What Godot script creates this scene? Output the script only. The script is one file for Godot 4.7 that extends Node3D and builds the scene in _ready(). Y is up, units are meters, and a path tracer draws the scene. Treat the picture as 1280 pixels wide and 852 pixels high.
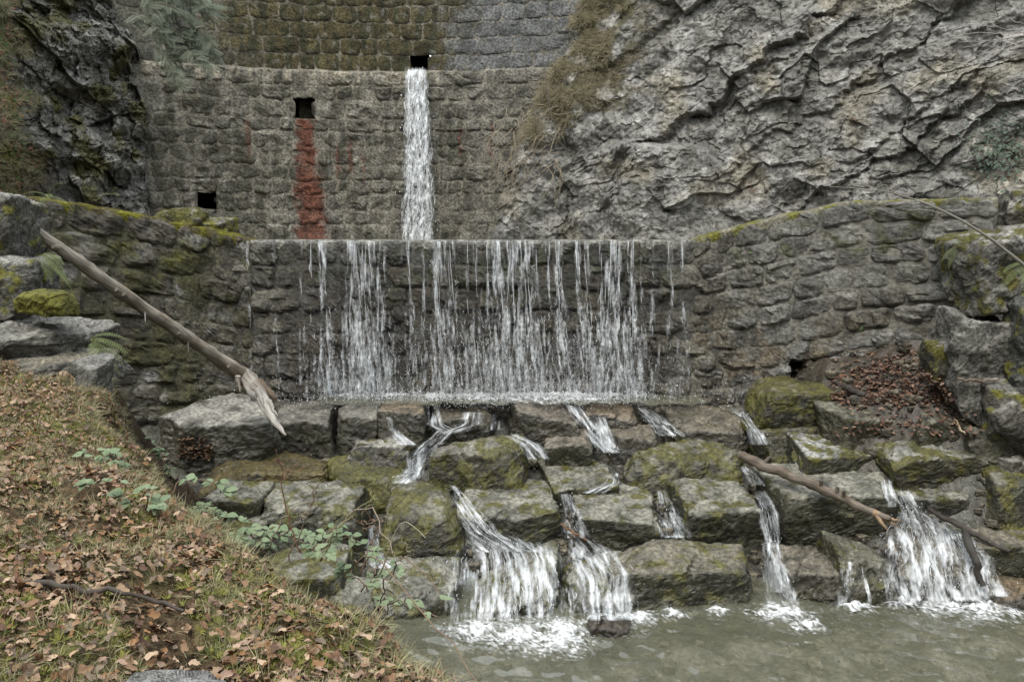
extends Node3D
# A masonry check dam in a gorge: upper dam wall with a water spout, lower weir with a curtain of water,
# a ramp of boulders with cascades, a pool, and a leafy bank in the foreground.  Units are metres.

const FOCAL := 1110.0
const PITCH := 0.1222
const EYE := Vector3(0, 1.6, 0)
const POOL_Y := -3.6
const FOOT_Y := -1.55      # water level at the foot of the weir
const STONE := 1.3

var rng := RandomNumberGenerator.new()
var noise_a := FastNoiseLite.new()
var noise_b := FastNoiseLite.new()
var noise_r := FastNoiseLite.new()
var noise_c := FastNoiseLite.new()
var noise_v := FastNoiseLite.new()
var noise_m := FastNoiseLite.new()
var rt := PackedFloat32Array()
var names := {}
var topo := {}
var M := {}
var zbuf := PackedFloat32Array()

# ------------------------------------------------------------------ mesh builder
class MB:
	var v := PackedVector3Array()
	var n := PackedVector3Array()
	var c := PackedColorArray()
	var uv := PackedVector2Array()
	var i := PackedInt32Array()

	func vert(p: Vector3, nn: Vector3, cc: Color, u := Vector2.ZERO) -> int:
		v.append(p); n.append(nn); c.append(cc); uv.append(u)
		return v.size() - 1

	# front faces run clockwise: normal of a,b,c is (c-a) x (b-a)
	func tri(a: int, b: int, d: int) -> void:
		i.append(a); i.append(b); i.append(d)

	func tube(pts: PackedVector3Array, rad: PackedFloat32Array, sides: int, col: Color, flat := 1.0, v0 := 0.0) -> void:
		var m := pts.size()
		var base := v.size()
		var side := Vector3.ZERO
		var run := v0
		for k in m:
			var dir := (pts[mini(k + 1, m - 1)] - pts[maxi(k - 1, 0)]).normalized()
			if side == Vector3.ZERO:
				side = dir.cross(Vector3(0.13, 0.21, 0.97)).normalized()
			side = (side - dir * side.dot(dir)).normalized()
			var up := dir.cross(side)
			if k > 0:
				run += pts[k].distance_to(pts[k - 1])
			for s in sides + 1:
				var an := TAU * s / sides
				var nn := side * cos(an) + up * sin(an) * flat
				vert(pts[k] + nn * rad[k], nn.normalized(), col, Vector2(float(s) / sides, run))
		for k in m - 1:
			for s in sides:
				var a := base + k * (sides + 1) + s
				var b := a + sides + 1
				tri(a, b, a + 1); tri(a + 1, b, b + 1)
		for e in 2:
			var k2 := 0 if e == 0 else m - 1
			var dir2 := (pts[1] - pts[0]).normalized() * -1.0 if e == 0 else (pts[m - 1] - pts[m - 2]).normalized()
			if rad[k2] < 0.004:
				continue
			var ce := vert(pts[k2], dir2, col, Vector2(0.5, run))
			var r0 := v.size()
			for s in sides:
				vert(v[base + k2 * (sides + 1) + s], dir2, col, Vector2(0.5, run))
			for s in sides:
				if e == 0:
					tri(ce, r0 + s, r0 + (s + 1) % sides)
				else:
					tri(ce, r0 + (s + 1) % sides, r0 + s)

	# a leaf blade lying along +x, up +y
	func leaf(t: Transform3D, length: float, width: float, fold: float, curl: float, col: Color, segs := 4, tip := 1.0) -> void:
		var base := v.size()
		for k in segs + 1:
			var f := float(k) / segs
			var w := width * 0.5 * pow(sin(PI * clampf(pow(f, 0.75 / tip) * 0.97 + 0.015, 0, 1)), 0.85)
			var bend := curl * f * f * length
			for s in 3:
				var q := Vector3(f * length, bend + absf(s - 1.0) * fold * w, (s - 1.0) * w)
				vert(t * q, Vector3.ZERO, col, Vector2(f, s * 0.5))
		for k in segs:
			for s in 2:
				var a := base + k * 3 + s
				tri(a, a + 3, a + 1); tri(a + 1, a + 3, a + 4)

	func blade(root: Vector3, dir: Vector3, length: float, width: float, droop: float, col: Color) -> void:
		var side := dir.cross(Vector3.UP).normalized() if absf(dir.y) < 0.98 else Vector3.RIGHT
		var base := v.size()
		var p := root
		var d := dir
		for k in 4:
			var f := k / 3.0
			var w := width * (1.0 - f * 0.92) * 0.5
			vert(p - side * w, Vector3.ZERO, col); vert(p + side * w, Vector3.ZERO, col)
			d = (d + Vector3(0, -droop, 0)).normalized()
			p += d * length / 3.0
		for k in 3:
			var a := base + k * 2
			tri(a, a + 1, a + 2); tri(a + 1, a + 3, a + 2)

	func smooth() -> void:
		var acc := PackedVector3Array()
		acc.resize(v.size())
		for k in range(0, i.size(), 3):
			var a := i[k]; var b := i[k + 1]; var d := i[k + 2]
			var nn := (v[d] - v[a]).cross(v[b] - v[a])
			acc[a] += nn; acc[b] += nn; acc[d] += nn
		for k in v.size():
			if n[k] == Vector3.ZERO:
				n[k] = acc[k].normalized() if acc[k].length_squared() > 1e-20 else Vector3.UP

	func mesh(flat := false) -> ArrayMesh:
		if not flat: smooth()
		var arr := []
		arr.resize(Mesh.ARRAY_MAX)
		arr[Mesh.ARRAY_VERTEX] = v; arr[Mesh.ARRAY_COLOR] = c
		arr[Mesh.ARRAY_TEX_UV] = uv; arr[Mesh.ARRAY_INDEX] = i
		if not flat: arr[Mesh.ARRAY_NORMAL] = n
		var am := ArrayMesh.new()
		am.add_surface_from_arrays(Mesh.PRIMITIVE_TRIANGLES, arr)
		return am

# ------------------------------------------------------------------ naming helpers
func numbered(called: String) -> String:
	var k: int = names.get(called, 0)
	names[called] = k + 1
	return called if k == 0 else "%s_%03d" % [called, k]

func tag(o: Node3D, label := "", category := "", group := "", kind := "") -> Node3D:
	if label: o.set_meta("label", label)
	if category: o.set_meta("category", category)
	if group: o.set_meta("group", group)
	if kind: o.set_meta("kind", kind)
	return o

func thing(called: String, where := Vector3.ZERO, label := "", category := "", group := "", kind := "") -> Node3D:
	var o := Node3D.new()
	o.name = numbered(called)
	add_child(o)
	o.position = where
	return tag(o, label, category, group, kind)

func put(called: String, mesh: Mesh, mat: Material, parent: Node = null) -> MeshInstance3D:
	var o := MeshInstance3D.new()
	o.mesh = mesh
	o.material_override = mat
	if parent == null:
		o.name = numbered(called)
		add_child(o)
	else:
		o.name = called
		if parent.has_node(NodePath(called)):
			var k: int = parent.get_meta("n_" + called, 0) + 1
			parent.set_meta("n_" + called, k)
			o.name = "%s_%03d" % [called, k]
		parent.add_child(o, true)
	return o

func scatter(called: String, mesh: Mesh, mat: Material, where: Array, cols: Array, label := "", parent: Node = null) -> MultiMeshInstance3D:
	var mm := MultiMesh.new()
	mm.transform_format = MultiMesh.TRANSFORM_3D
	mm.use_colors = true
	mm.mesh = mesh
	mm.instance_count = where.size()
	for k in where.size():
		mm.set_instance_transform(k, where[k])
		mm.set_instance_color(k, cols[k])
	var o := MultiMeshInstance3D.new()
	o.multimesh = mm
	o.material_override = mat
	o.name = numbered(called) if parent == null else called
	if parent == null: add_child(o)
	else: parent.add_child(o, true)
	o.set_meta("kind", "stuff")
	if label and parent == null: o.set_meta("label", label)
	return o

# ------------------------------------------------------------------ sight lines and terrain
func ray(px: float, py: float) -> Vector3:
	var u := (px - 640.0) / FOCAL
	var w := (426.0 - py) / FOCAL
	return Vector3(u, -sin(PITCH) + w * cos(PITCH), -(cos(PITCH) + w * sin(PITCH)))

func at(px: float, py: float, d: float) -> Vector3:
	var r := ray(px, py)
	return EYE + r * (d / -r.z)

func pix(p: Vector3) -> Vector3:      # photo x, photo y, distance
	var q := p - EYE
	var f := -q.y * sin(PITCH) - q.z * cos(PITCH)
	var w := q.y * cos(PITCH) - q.z * sin(PITCH)
	return Vector3(640.0 + q.x / f * FOCAL, 426.0 - w / f * FOCAL, -p.z)

func ss(a: float, b: float, x: float) -> float:
	return smoothstep(a, b, x)

func ground(x: float, d: float) -> float:          # bed of the boulder ramp
	var y := -3.95 + clampf((d - 11.2) * 0.40, 0.0, 2.25)
	if d < 11.2: y = -3.95
	y += (ss(3.9, 6.2, x) * 1.35 + ss(5.9, 7.4, x) * 0.95) * ss(11.0, 14.5, d)
	y += ss(-3.4, -5.0, x) * 0.3 * ss(13.0, 16.0, d)
	return y

func bed_drop(x: float, d: float) -> float:        # how far the bed lies below the feet of the boulders
	return lerpf(0.45, 0.04, maxf(ss(13.8, 14.4, d) * ss(5.1, 5.8, x), ss(12.0, 11.2, d)))

func hit_bed(px: float, py: float) -> float:
	var r := ray(px, py)
	var d := 10.0
	while d < 17.5:
		var p := EYE + r * (d / -r.z)
		if p.y < ground(p.x, d) - bed_drop(p.x, d): return d
		d += 0.03
	return 17.5

func hit_ground(px: float, py: float) -> float:
	var r := ray(px, py)
	var d := 8.5
	while d < 20.0:
		var p := EYE + r * (d / -r.z)
		if p.y < ground(p.x, d):
			return d
		d += 0.03
	return 17.0

func edge_x(z: float) -> float:
	var e := [[3.0, 3.6], [0.0, 1.35], [-3.0, -0.2], [-4.0, -0.84], [-5.0, -1.76], [-6.5, -2.88], [-8.4, -4.05], [-10.4, -5.05], [-13.0, -6.4]]
	if z > 3.0: return 3.6 + (z - 3.0) * 0.6
	for k in e.size() - 1:
		if z >= e[k + 1][0]:
			var f: float = (z - e[k][0]) / (e[k + 1][0] - e[k][0])
			return lerpf(e[k][1], e[k + 1][1], f)
	return -6.4 + (z + 13.0) * 0.6

func bank_y(x: float, z: float) -> float:
	var e := (edge_x(z) - x) * 0.84 + noise_a.get_noise_2d(x * 1.1 + 40.0, z * 1.1) * 0.28
	var y := 0.0
	if e > 0.0:
		y = 0.05 * minf(e, 3.0) - 0.22 * exp(-e / 0.28) + ss(3.5, 7.0, e) * 1.2 * ss(-7.5, -3.0, z)
	else:
		y = -0.22 + e * 1.7
	y += noise_a.get_noise_2d(x * 0.7, z * 0.7 + 9.0) * 0.16 + noise_b.get_noise_2d(x * 1.6, z * 1.6) * 0.05
	return maxf(y, -4.1)

func zb(px: float, py: float) -> float:
	var ix := clampi(int(px * 0.5) + 20, 0, 679)
	var iy := clampi(int(py * 0.5), 0, 449)
	return zbuf[iy * 680 + ix]

func splat(p: Vector3) -> void:
	var q := pix(p)
	var ix := int(q.x * 0.5) + 20
	var iy := int(q.y * 0.5)
	for a in range(-1, 2):
		for b in range(-1, 2):
			var jx := ix + a
			var jy := iy + b
			if jx >= 0 and jx < 680 and jy >= 0 and jy < 450 and q.z < zbuf[jy * 680 + jx]:
				zbuf[jy * 680 + jx] = q.z

# ------------------------------------------------------------------ noise helpers
func hsh(ix: int, iy: int, k: int) -> float:
	return rt[((ix * 7349 + iy * 9157 + k * 1931 + (ix * iy) * 13) & 0x7fffffff) % 4093]

func facet(u: float, w: float, k: int) -> float:      # broken, angular rock: blocks with sloping faces
	var ox := u + k * 13.7
	var v := noise_v.get_noise_2d(ox, w)
	var t := v * 7.31 - floorf(v * 7.31)
	return v * 0.42 + (noise_m.get_noise_2d(ox, w) + 0.35) * (t * 2.0 - 1.0) * 0.9

func lin(r: float, g: float, b: float) -> Color:
	return Color(r, g, b)

func vary(c: Color, k: float) -> Color:
	var f := 1.0 + rng.randf_range(-k, k)
	return Color(c.r * f, c.g * f, c.b * f, c.a)

# ------------------------------------------------------------------ textures and materials
func noise_bytes(sd: int, freq: float, oct: int, type: int, size: int, fractal := FastNoiseLite.FRACTAL_FBM) -> PackedByteArray:
	var n := FastNoiseLite.new()
	n.seed = sd; n.frequency = freq; n.noise_type = type
	n.fractal_type = fractal; n.fractal_octaves = oct; n.fractal_gain = 0.55
	var im := n.get_seamless_image(size, size, false, false, 0.12)
	im.convert(Image.FORMAT_L8)
	return im.get_data()

func grey_tex(f: Callable, size: int) -> ImageTexture:
	var out := PackedByteArray()
	out.resize(size * size)
	for k in size * size:
		out[k] = clampi(int(f.call(k)), 0, 255)
	return ImageTexture.create_from_image(Image.create_from_data(size, size, false, Image.FORMAT_L8, out))

func mat(albedo: Color, rough: float) -> StandardMaterial3D:
	var m := StandardMaterial3D.new()
	m.albedo_color = albedo
	m.roughness = rough
	m.vertex_color_use_as_albedo = true
	return m

func rocky(rough: float, bump: float, tile: float, spec := 0.4) -> StandardMaterial3D:
	var m := mat(Color.WHITE, rough)
	m.metallic_specular = spec
	m.albedo_texture = M.t_rock
	m.uv1_triplanar = true
	m.uv1_world_triplanar = true
	m.uv1_scale = Vector3.ONE * tile
	m.uv1_triplanar_sharpness = 4.0
	m.heightmap_enabled = true
	m.heightmap_texture = M.t_bump
	m.heightmap_scale = bump
	m.detail_enabled = true
	m.detail_blend_mode = BaseMaterial3D.BLEND_MODE_MUL
	m.detail_albedo = M.t_blotch
	m.detail_uv_layer = BaseMaterial3D.DETAIL_UV_2
	m.uv2_triplanar = true
	m.uv2_world_triplanar = true
	m.uv2_scale = Vector3.ONE * 0.23
	return m

func materials() -> void:
	var S := 1024
	var a := noise_bytes(3, 0.016, 7, FastNoiseLite.TYPE_SIMPLEX_SMOOTH, S)
	var b := noise_bytes(5, 0.01, 5, FastNoiseLite.TYPE_SIMPLEX, S, FastNoiseLite.FRACTAL_RIDGED)
	var g := noise_bytes(8, 0.08, 4, FastNoiseLite.TYPE_SIMPLEX, S)
	M.t_rock = grey_tex(func(k):
		var x: float = a[k] / 255.0
		var r: float = b[k] / 255.0
		var w: float = g[k] / 255.0
		var t := 0.84 + (x - 0.5) * 0.85 + (w - 0.5) * 0.52
		if r > 0.86: t -= (r - 0.86) * 2.2
		if w > 0.69: t += 0.25
		return t * 255.0, S)
	M.t_bump = grey_tex(func(k):
		var x: float = a[k] / 255.0
		var r: float = b[k] / 255.0
		var w: float = g[k] / 255.0
		return (0.55 * x + 0.25 * (1.0 - r * r) + 0.3 * w) * 230.0, S)
	var c := noise_bytes(14, 0.016, 5, FastNoiseLite.TYPE_SIMPLEX_SMOOTH, 512)
	M.t_blotch = grey_tex(func(k): return 232.0 + (c[k] - 128.0) * 0.75, 512)
	var w1 := noise_bytes(21, 0.03, 4, FastNoiseLite.TYPE_SIMPLEX, 512)
	M.t_wave = grey_tex(func(k): return w1[k], 512)
	# wood: grain along v
	var grain := FastNoiseLite.new()
	grain.seed = 4; grain.frequency = 1.0; grain.fractal_octaves = 4
	var gi := PackedByteArray()
	gi.resize(256 * 512 * 3)
	for y in 512:
		for x in 256:
			var an := TAU * x / 256.0
			var t := 0.72 + 0.55 * grain.get_noise_3d(cos(an) * 4.5, sin(an) * 4.5, y * 0.012) + 0.25 * grain.get_noise_3d(cos(an) * 16.0, sin(an) * 16.0, y * 0.02)
			t = clampf(t * 0.6 + 0.38, 0.3, 1.0)
			var o := (y * 256 + x) * 3
			gi[o] = int(t * 255); gi[o + 1] = int(t * 252); gi[o + 2] = int(t * 246)
	var gim := Image.create_from_data(256, 512, false, Image.FORMAT_RGB8, gi)
	M.t_grain = ImageTexture.create_from_image(gim)

	M.rock = rocky(0.9, 4.0, 0.8)
	M.cliff = rocky(0.88, 4.0, 0.42)
	M.dark_cliff = rocky(0.75, 3.0, 0.6)
	M.boulder = rocky(0.52, 3.0, 0.6, 0.5)
	M.wet = rocky(0.30, 3.0, 0.6, 0.5)
	M.wall = rocky(0.85, 3.0, 0.7)
	M.wet_wall = rocky(0.28, 4.0, 0.7, 0.5)
	M.ground = rocky(0.95, 3.0, 0.9, 0.2)
	M.wood = mat(Color.WHITE, 0.8)
	M.wood.albedo_texture = M.t_grain
	M.wood.heightmap_enabled = true
	M.wood.heightmap_texture = M.t_grain
	M.wood.heightmap_scale = 0.7
	M.twig = mat(Color.WHITE, 0.85)
	M.leaf = mat(Color.WHITE, 0.6)
	M.leaf.backlight_enabled = true
	M.leaf.backlight = Color(0.35, 0.35, 0.35)
	M.leaf.metallic_specular = 0.35
	M.dead = mat(Color.WHITE, 0.75)
	M.dead.metallic_specular = 0.3
	M.grass = mat(Color.WHITE, 0.8)
	M.grass.backlight_enabled = true
	M.grass.backlight = Color(0.3, 0.3, 0.3)
	M.water = mat(Color.WHITE, 0.3)
	M.water.metallic_specular = 0.5
	M.water.backlight_enabled = true
	M.water.backlight = Color(0.6, 0.6, 0.6)
	M.foam = mat(Color.WHITE, 0.55)
	M.foam.transparency = BaseMaterial3D.TRANSPARENCY_ALPHA
	M.pool = StandardMaterial3D.new()
	M.pool.albedo_color = Color(0.48, 0.48, 0.40, 0.34)
	M.pool.transparency = BaseMaterial3D.TRANSPARENCY_ALPHA
	M.pool.roughness = 0.06
	M.pool.metallic_specular = 0.5
	M.dark = StandardMaterial3D.new()
	M.dark.albedo_color = Color(0.12, 0.11, 0.1)
	M.dark.roughness = 0.9

# ------------------------------------------------------------------ grids
func grid(nu: int, nv: int, pos: PackedVector3Array, col: PackedColorArray, flip: bool, skip := PackedByteArray(), flat := false) -> ArrayMesh:
	var b := MB.new()
	b.v = pos; b.c = col
	b.n.resize(pos.size()); b.uv.resize(pos.size())
	for j in nv - 1:
		for k in nu - 1:
			if skip.size() and skip[j * nu + k]: continue
			var p := j * nu + k
			if flip:
				b.i.append_array([p, p + nu, p + 1, p + 1, p + nu, p + nu + 1])
			else:
				b.i.append_array([p, p + 1, p + nu, p + 1, p + nu + 1, p + nu])
	return b.mesh(flat)

# ------------------------------------------------------------------ rocks
func sphere_topo(n: int) -> Array:
	if topo.has(n): return topo[n]
	var ids := {}
	var dirs := PackedVector3Array()
	var idx := PackedInt32Array()
	for ax in 3:
		for sgn in [0, n]:
			for a in n:
				for b in n:
					var q := []
					for o in [[0, 0], [1, 0], [1, 1], [0, 1]]:
						var t := Vector3i.ZERO
						t[ax] = sgn
						t[(ax + 1) % 3] = a + o[0]
						t[(ax + 2) % 3] = b + o[1]
						if not ids.has(t):
							ids[t] = dirs.size()
							var f := Vector3(t) / n * 2.0 - Vector3.ONE
							dirs.append(Vector3(tan(f.x * 0.785), tan(f.y * 0.785), tan(f.z * 0.785)).normalized())
						q.append(ids[t])
					if sgn == n: idx.append_array([q[0], q[2], q[1], q[0], q[3], q[2]])
					else: idx.append_array([q[0], q[1], q[2], q[0], q[2], q[3]])
	topo[n] = [dirs, idx]
	return topo[n]

const C_ROCK := Color(0.17, 0.16, 0.135)
const C_PALE := Color(0.33, 0.31, 0.27)
const C_BROWN := Color(0.15, 0.115, 0.08)
const C_MOSS := Color(0.105, 0.098, 0.022)
const C_ALGAE := Color(0.056, 0.055, 0.028)
const C_BRIGHT_MOSS := Color(0.17, 0.165, 0.03)

# half: half size of the rock. opts: p edge hardness, tx/tz tilt of the top, fz slope of the front, n mesh fineness,
# base/top colours, moss 0..1, rough noise size, algae
func rock_mesh(half: Vector3, sd: int, o := {}) -> ArrayMesh:
	var r := RandomNumberGenerator.new()
	r.seed = sd * 7919 + 13
	var tp := sphere_topo(o.get("n", 24))
	var dirs: PackedVector3Array = tp[0]
	var p: float = o.get("p", 20.0)
	var pl: Array[Vector3] = []
	for ax in 3:
		for s in [-1.0, 1.0]:
			var nn := Vector3.ZERO
			nn[ax] = s
			nn += Vector3(r.randf_range(-1, 1), r.randf_range(-1, 1), r.randf_range(-1, 1)) * 0.17
			if ax == 1 and s > 0: nn = Vector3(o.get("tx", r.randf_range(-0.1, 0.1)), 1, o.get("tz", r.randf_range(0.06, 0.2)))
			if ax == 2 and s > 0: nn = Vector3(r.randf_range(-0.22, 0.22), o.get("fz", r.randf_range(-0.2, 0.25)), 1)
			pl.append(nn / (1.0 + (absf(nn.x) + absf(nn.y) + absf(nn.z) - 1.0) * 0.55))
	for k in int(o.get("cuts", 6)):
		var q := Vector3(r.randf_range(-1, 1), r.randf_range(-0.7, 1), r.randf_range(-0.8, 1))
		q = q.normalized()
		var sup := absf(q.x) + absf(q.y) + absf(q.z)
		pl.append(q / (sup * r.randf_range(o.get("cut0", 0.74), 0.95)))
	var b := MB.new()
	var m := dirs.size()
	b.v.resize(m); b.n.resize(m); b.c.resize(m); b.uv.resize(m)
	b.i = tp[1]
	var off := Vector3(r.randf() * 90, r.randf() * 90, r.randf() * 90)
	var big: float = o.get("rough", 0.075) * (half.x + half.y + half.z) / 3.0
	var lo := Vector3.ONE * 99
	var hi := -lo
	for k in m:
		var d := dirs[k]
		var sum := 0.0
		for q in pl:
			var t := q.dot(d)
			if t > 0.0: sum += pow(t, p)
		var v := d / pow(sum, 1.0 / p) * half
		var w := v + off
		var ns := noise_a.get_noise_3dv(w * 1.1) * big + noise_r.get_noise_3dv(w * 1.3) * big * 0.55
		ns += (noise_c.get_noise_3dv(w * 1.5) + 0.4) * big * 0.8 + noise_b.get_noise_3dv(w * 4.5) * 0.02
		ns += (facet(w.x * 1.7 + w.z * 0.9, w.y * 1.9 + w.z * 0.6, 7) * big * 0.55 + facet(w.x * 5.0 + w.z * 3.0, w.y * 6.0 + w.z * 2.0, 9) * 0.045)
		v += (v / half).normalized() * ns
		b.v[k] = v
		lo = lo.min(v); hi = hi.max(v)
	var mid := (lo + hi) * 0.5
	var sc := half * 2.0 / (hi - lo)
	for k in m: b.v[k] = (b.v[k] - mid) * sc
	b.smooth()
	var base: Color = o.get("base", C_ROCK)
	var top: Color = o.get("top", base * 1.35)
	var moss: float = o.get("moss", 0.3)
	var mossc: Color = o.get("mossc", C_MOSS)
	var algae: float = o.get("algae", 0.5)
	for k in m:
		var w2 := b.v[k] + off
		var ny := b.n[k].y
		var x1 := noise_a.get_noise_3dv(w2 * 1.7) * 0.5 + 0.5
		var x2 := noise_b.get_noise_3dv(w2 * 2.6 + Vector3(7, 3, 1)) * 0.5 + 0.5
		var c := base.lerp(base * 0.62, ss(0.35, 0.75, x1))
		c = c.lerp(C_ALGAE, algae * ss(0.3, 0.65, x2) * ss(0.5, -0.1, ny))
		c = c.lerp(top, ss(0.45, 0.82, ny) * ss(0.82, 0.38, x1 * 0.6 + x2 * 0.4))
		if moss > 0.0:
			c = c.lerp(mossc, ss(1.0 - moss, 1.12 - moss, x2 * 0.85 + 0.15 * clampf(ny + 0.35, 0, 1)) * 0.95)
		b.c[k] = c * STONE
	return b.mesh(o.get("flat", true))

# a boulder that fills the photo rectangle x0..x1, y0..y1 and whose foot stands on the bed
func boulder(x0: float, y0: float, x1: float, y1: float, label: String, o := {}) -> Node3D:
	var d: float = o.get("d", 0.0)
	if d == 0.0: d = hit_ground((x0 + x1) * 0.5, y1) + o.get("dd", 0.0)
	var r := ray((x0 + x1) * 0.5, y1)
	var t := d / -r.z
	var w := (x1 - x0) / FOCAL * t
	var hp := (y1 - y0) / FOCAL * t
	var al := ((y0 + y1) * 0.5 - 290.0) / FOCAL
	var dep: float = o.get("depth", clampf(w * 1.0, 0.6, 1.7))
	var h := maxf(hp - dep * al * 0.85, hp * 0.42)
	var sink: float = o.get("sink", 0.65)
	var half := Vector3(w * 0.5, (h + sink) * 0.5, dep * 0.5)
	var sd: int = int(x0) * 31 + int(y0)
	var foot := at((x0 + x1) * 0.5, y1, d)
	var u := (x0 + x1 - 1280.0) * 0.5 / FOCAL
	var node := thing(o.get("name", "boulder"), Vector3(u * (d + dep * 0.4) / -ray(640, y1).z, foot.y - sink, foot.z - dep * 0.5), label, o.get("cat", "boulder"), o.get("group", "boulders of the ramp below the weir"))
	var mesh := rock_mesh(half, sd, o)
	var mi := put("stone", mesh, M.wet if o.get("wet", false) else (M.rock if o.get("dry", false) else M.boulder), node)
	mi.position.y = half.y
	var arr: PackedVector3Array = mesh.surface_get_arrays(0)[Mesh.ARRAY_VERTEX]
	var at0 := node.position + mi.position
	for k in arr.size(): splat(arr[k] + at0)
	return node

# ------------------------------------------------------------------ masonry
# path(s, y) gives the wall face; rows are fractions 0..1 between yb(s) and yt(s)
func masonry(root: Node3D, path: Callable, yb: Callable, yt: Callable, rows: Array, ends: Callable, wide: Vector2, relief: Callable, tint: Callable, m: Material, holes: Array, mortar: Color, joint := 0.014) -> void:
	var nx := 11
	var ny := 8
	var count := 0
	var smin := 1e9
	var smax := -1e9
	var rowy := func(j: int, s: float) -> float:
		var w: float = noise_a.get_noise_2d(s * 0.9, j * 17.3) * 0.05 if j > 0 and j < rows.size() - 1 else 0.0
		return lerpf(yb.call(s), yt.call(s), rows[j]) + w
	for j in rows.size() - 1:
		var e: Vector2 = ends.call(j)
		smin = minf(smin, e.x); smax = maxf(smax, e.y)
		var cuts: Array[float] = [e.x]
		var s := e.x - rng.randf_range(0, wide.x * 0.5)
		while true:
			s += rng.randf_range(wide.x, wide.y)
			if s > e.y - wide.x * 0.4: break
			if s - cuts[-1] > 0.14: cuts.append(s)
		cuts.append(e.y)
		for h in holes:
			if h[2] == j:
				var kept: Array[float] = []
				for q in cuts:
					if q < h[0] - 0.16 or q > h[1] + 0.16: kept.append(q)
				kept.append(h[0]); kept.append(h[1])
				kept.sort()
				cuts = kept
		for k in cuts.size() - 1:
			var s0 := cuts[k]
			var s1 := cuts[k + 1]
			var skip := false
			for h in holes:
				if h[2] == j and (s0 + s1) * 0.5 > h[0] and (s0 + s1) * 0.5 < h[1]: skip = true
			if skip: continue
			var jl := rng.randf_range(-0.025, 0.025) if k > 0 else 0.0
			var jr := rng.randf_range(-0.025, 0.025) if k < cuts.size() - 2 else 0.0
			var rl: float = relief.call(j) * rng.randf_range(0.3, 1.4)
			var seedv := rng.randf() * 50.0
			var tilt := Vector2(rng.randf_range(-1, 1), rng.randf_range(-1, 1.2)) * rl * 0.45
			var shade := rng.randf()
			var b := MB.new()
			for y in ny + 3:
				for x in nx + 3:
					var ring := x == 0 or y == 0 or x == nx + 2 or y == ny + 2
					var u := clampf((x - 1.0) / nx, 0, 1) * 2.0 - 1.0
					var v := clampf((y - 1.0) / ny, 0, 1) * 2.0 - 1.0
					var cut := 1.0 - 0.13 * pow(absf(u * v), 3.0)
					var uu := u * cut
					var vv := v * cut
					var hs := (s1 - s0) * 0.5 - joint
					var sp := (s0 + s1) * 0.5 + uu * hs + lerpf(jl, jr, uu * 0.5 + 0.5) * vv
					var ya: float = rowy.call(j, sp) + joint
					var yc: float = rowy.call(j + 1, sp) - joint
					var yp := lerpf(ya, yc, vv * 0.5 + 0.5)
					var wob := noise_b.get_noise_2d(sp * 3.0 + seedv, yp * 3.0) * 0.03
					sp += wob * absf(u); yp += noise_b.get_noise_2d(sp * 3.0, yp * 3.0 + seedv) * 0.025 * absf(v)
					var p: Vector3 = path.call(sp, yp)
					var q: Vector3 = path.call(sp + 0.05, yp)
					var nn := (q - p).cross(Vector3.UP).normalized()
					if nn.z < 0: nn = -nn
					var o := -0.08
					if not ring:
						o = rl * 0.55 * (1.0 - pow(absf(u), 9.0)) * (1.0 - pow(absf(v), 7.0)) + 0.008
						o += (tilt.x * u + tilt.y * v) * 0.5 * (1.0 - pow(absf(u * v), 2.0)) + rl * 0.75 * noise_r.get_noise_3d(sp * 1.6 + seedv, yp * 1.6, 3.0) * (1.0 - 0.6 * pow(absf(u), 6.0))
						o += facet(sp * 2.3 + seedv, yp * 3.0, 5) * rl * 1.2 * (1.0 - 0.7 * pow(absf(u * v), 2.0))
						o = maxf(o, -0.01)
					p += nn * o
					b.vert(p, Vector3.ZERO, tint.call(p, shade) * STONE)
			var w := nx + 3
			for y in ny + 2:
				for x in nx + 2:
					var a := y * w + x
					b.tri(a, a + w, a + 1); b.tri(a + 1, a + w, a + w + 1)
			var st := put("stone", b.mesh(true), m, root)
			if count >= 296: st.name = "stone_extra_%03d" % count
			count += 1
	# the mortar bed behind the stones
	var step := 0.11
	var nu := int((smax - smin) / step) + 2
	var nv := rows.size() * 5
	var pos := PackedVector3Array()
	var col := PackedColorArray()
	var skp := PackedByteArray()
	for y in nv:
		for x in nu:
			var sp2 := smin + (smax - smin) * x / (nu - 1)
			var f := float(y) / (nv - 1)
			var fj := f * (rows.size() - 1)
			var j2 := mini(int(fj), rows.size() - 2)
			var yp2: float = lerpf(rowy.call(j2, sp2), rowy.call(j2 + 1, sp2), fj - j2)
			var p2: Vector3 = path.call(sp2, yp2)
			p2.z += noise_b.get_noise_2d(sp2 * 3.0, yp2 * 3.0) * (0.03 if relief.call(j2) > 0.04 else 0.006) + (0.010 if relief.call(j2) > 0.04 else -0.004)
			pos.append(p2)
			var tc: Color = tint.call(p2, 0.5)
			col.append(tc.lerp(mortar, 0.65 if tc.r < tc.g * 1.8 else 0.12) * STONE)
			var inh := 0
			for h in holes:
				if j2 == h[2] and sp2 + step > h[0] and sp2 < h[1]: inh = 1
			skp.append(inh)
	put("mortar", grid(nu, nv, pos, col, true, skp), m, root)
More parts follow.
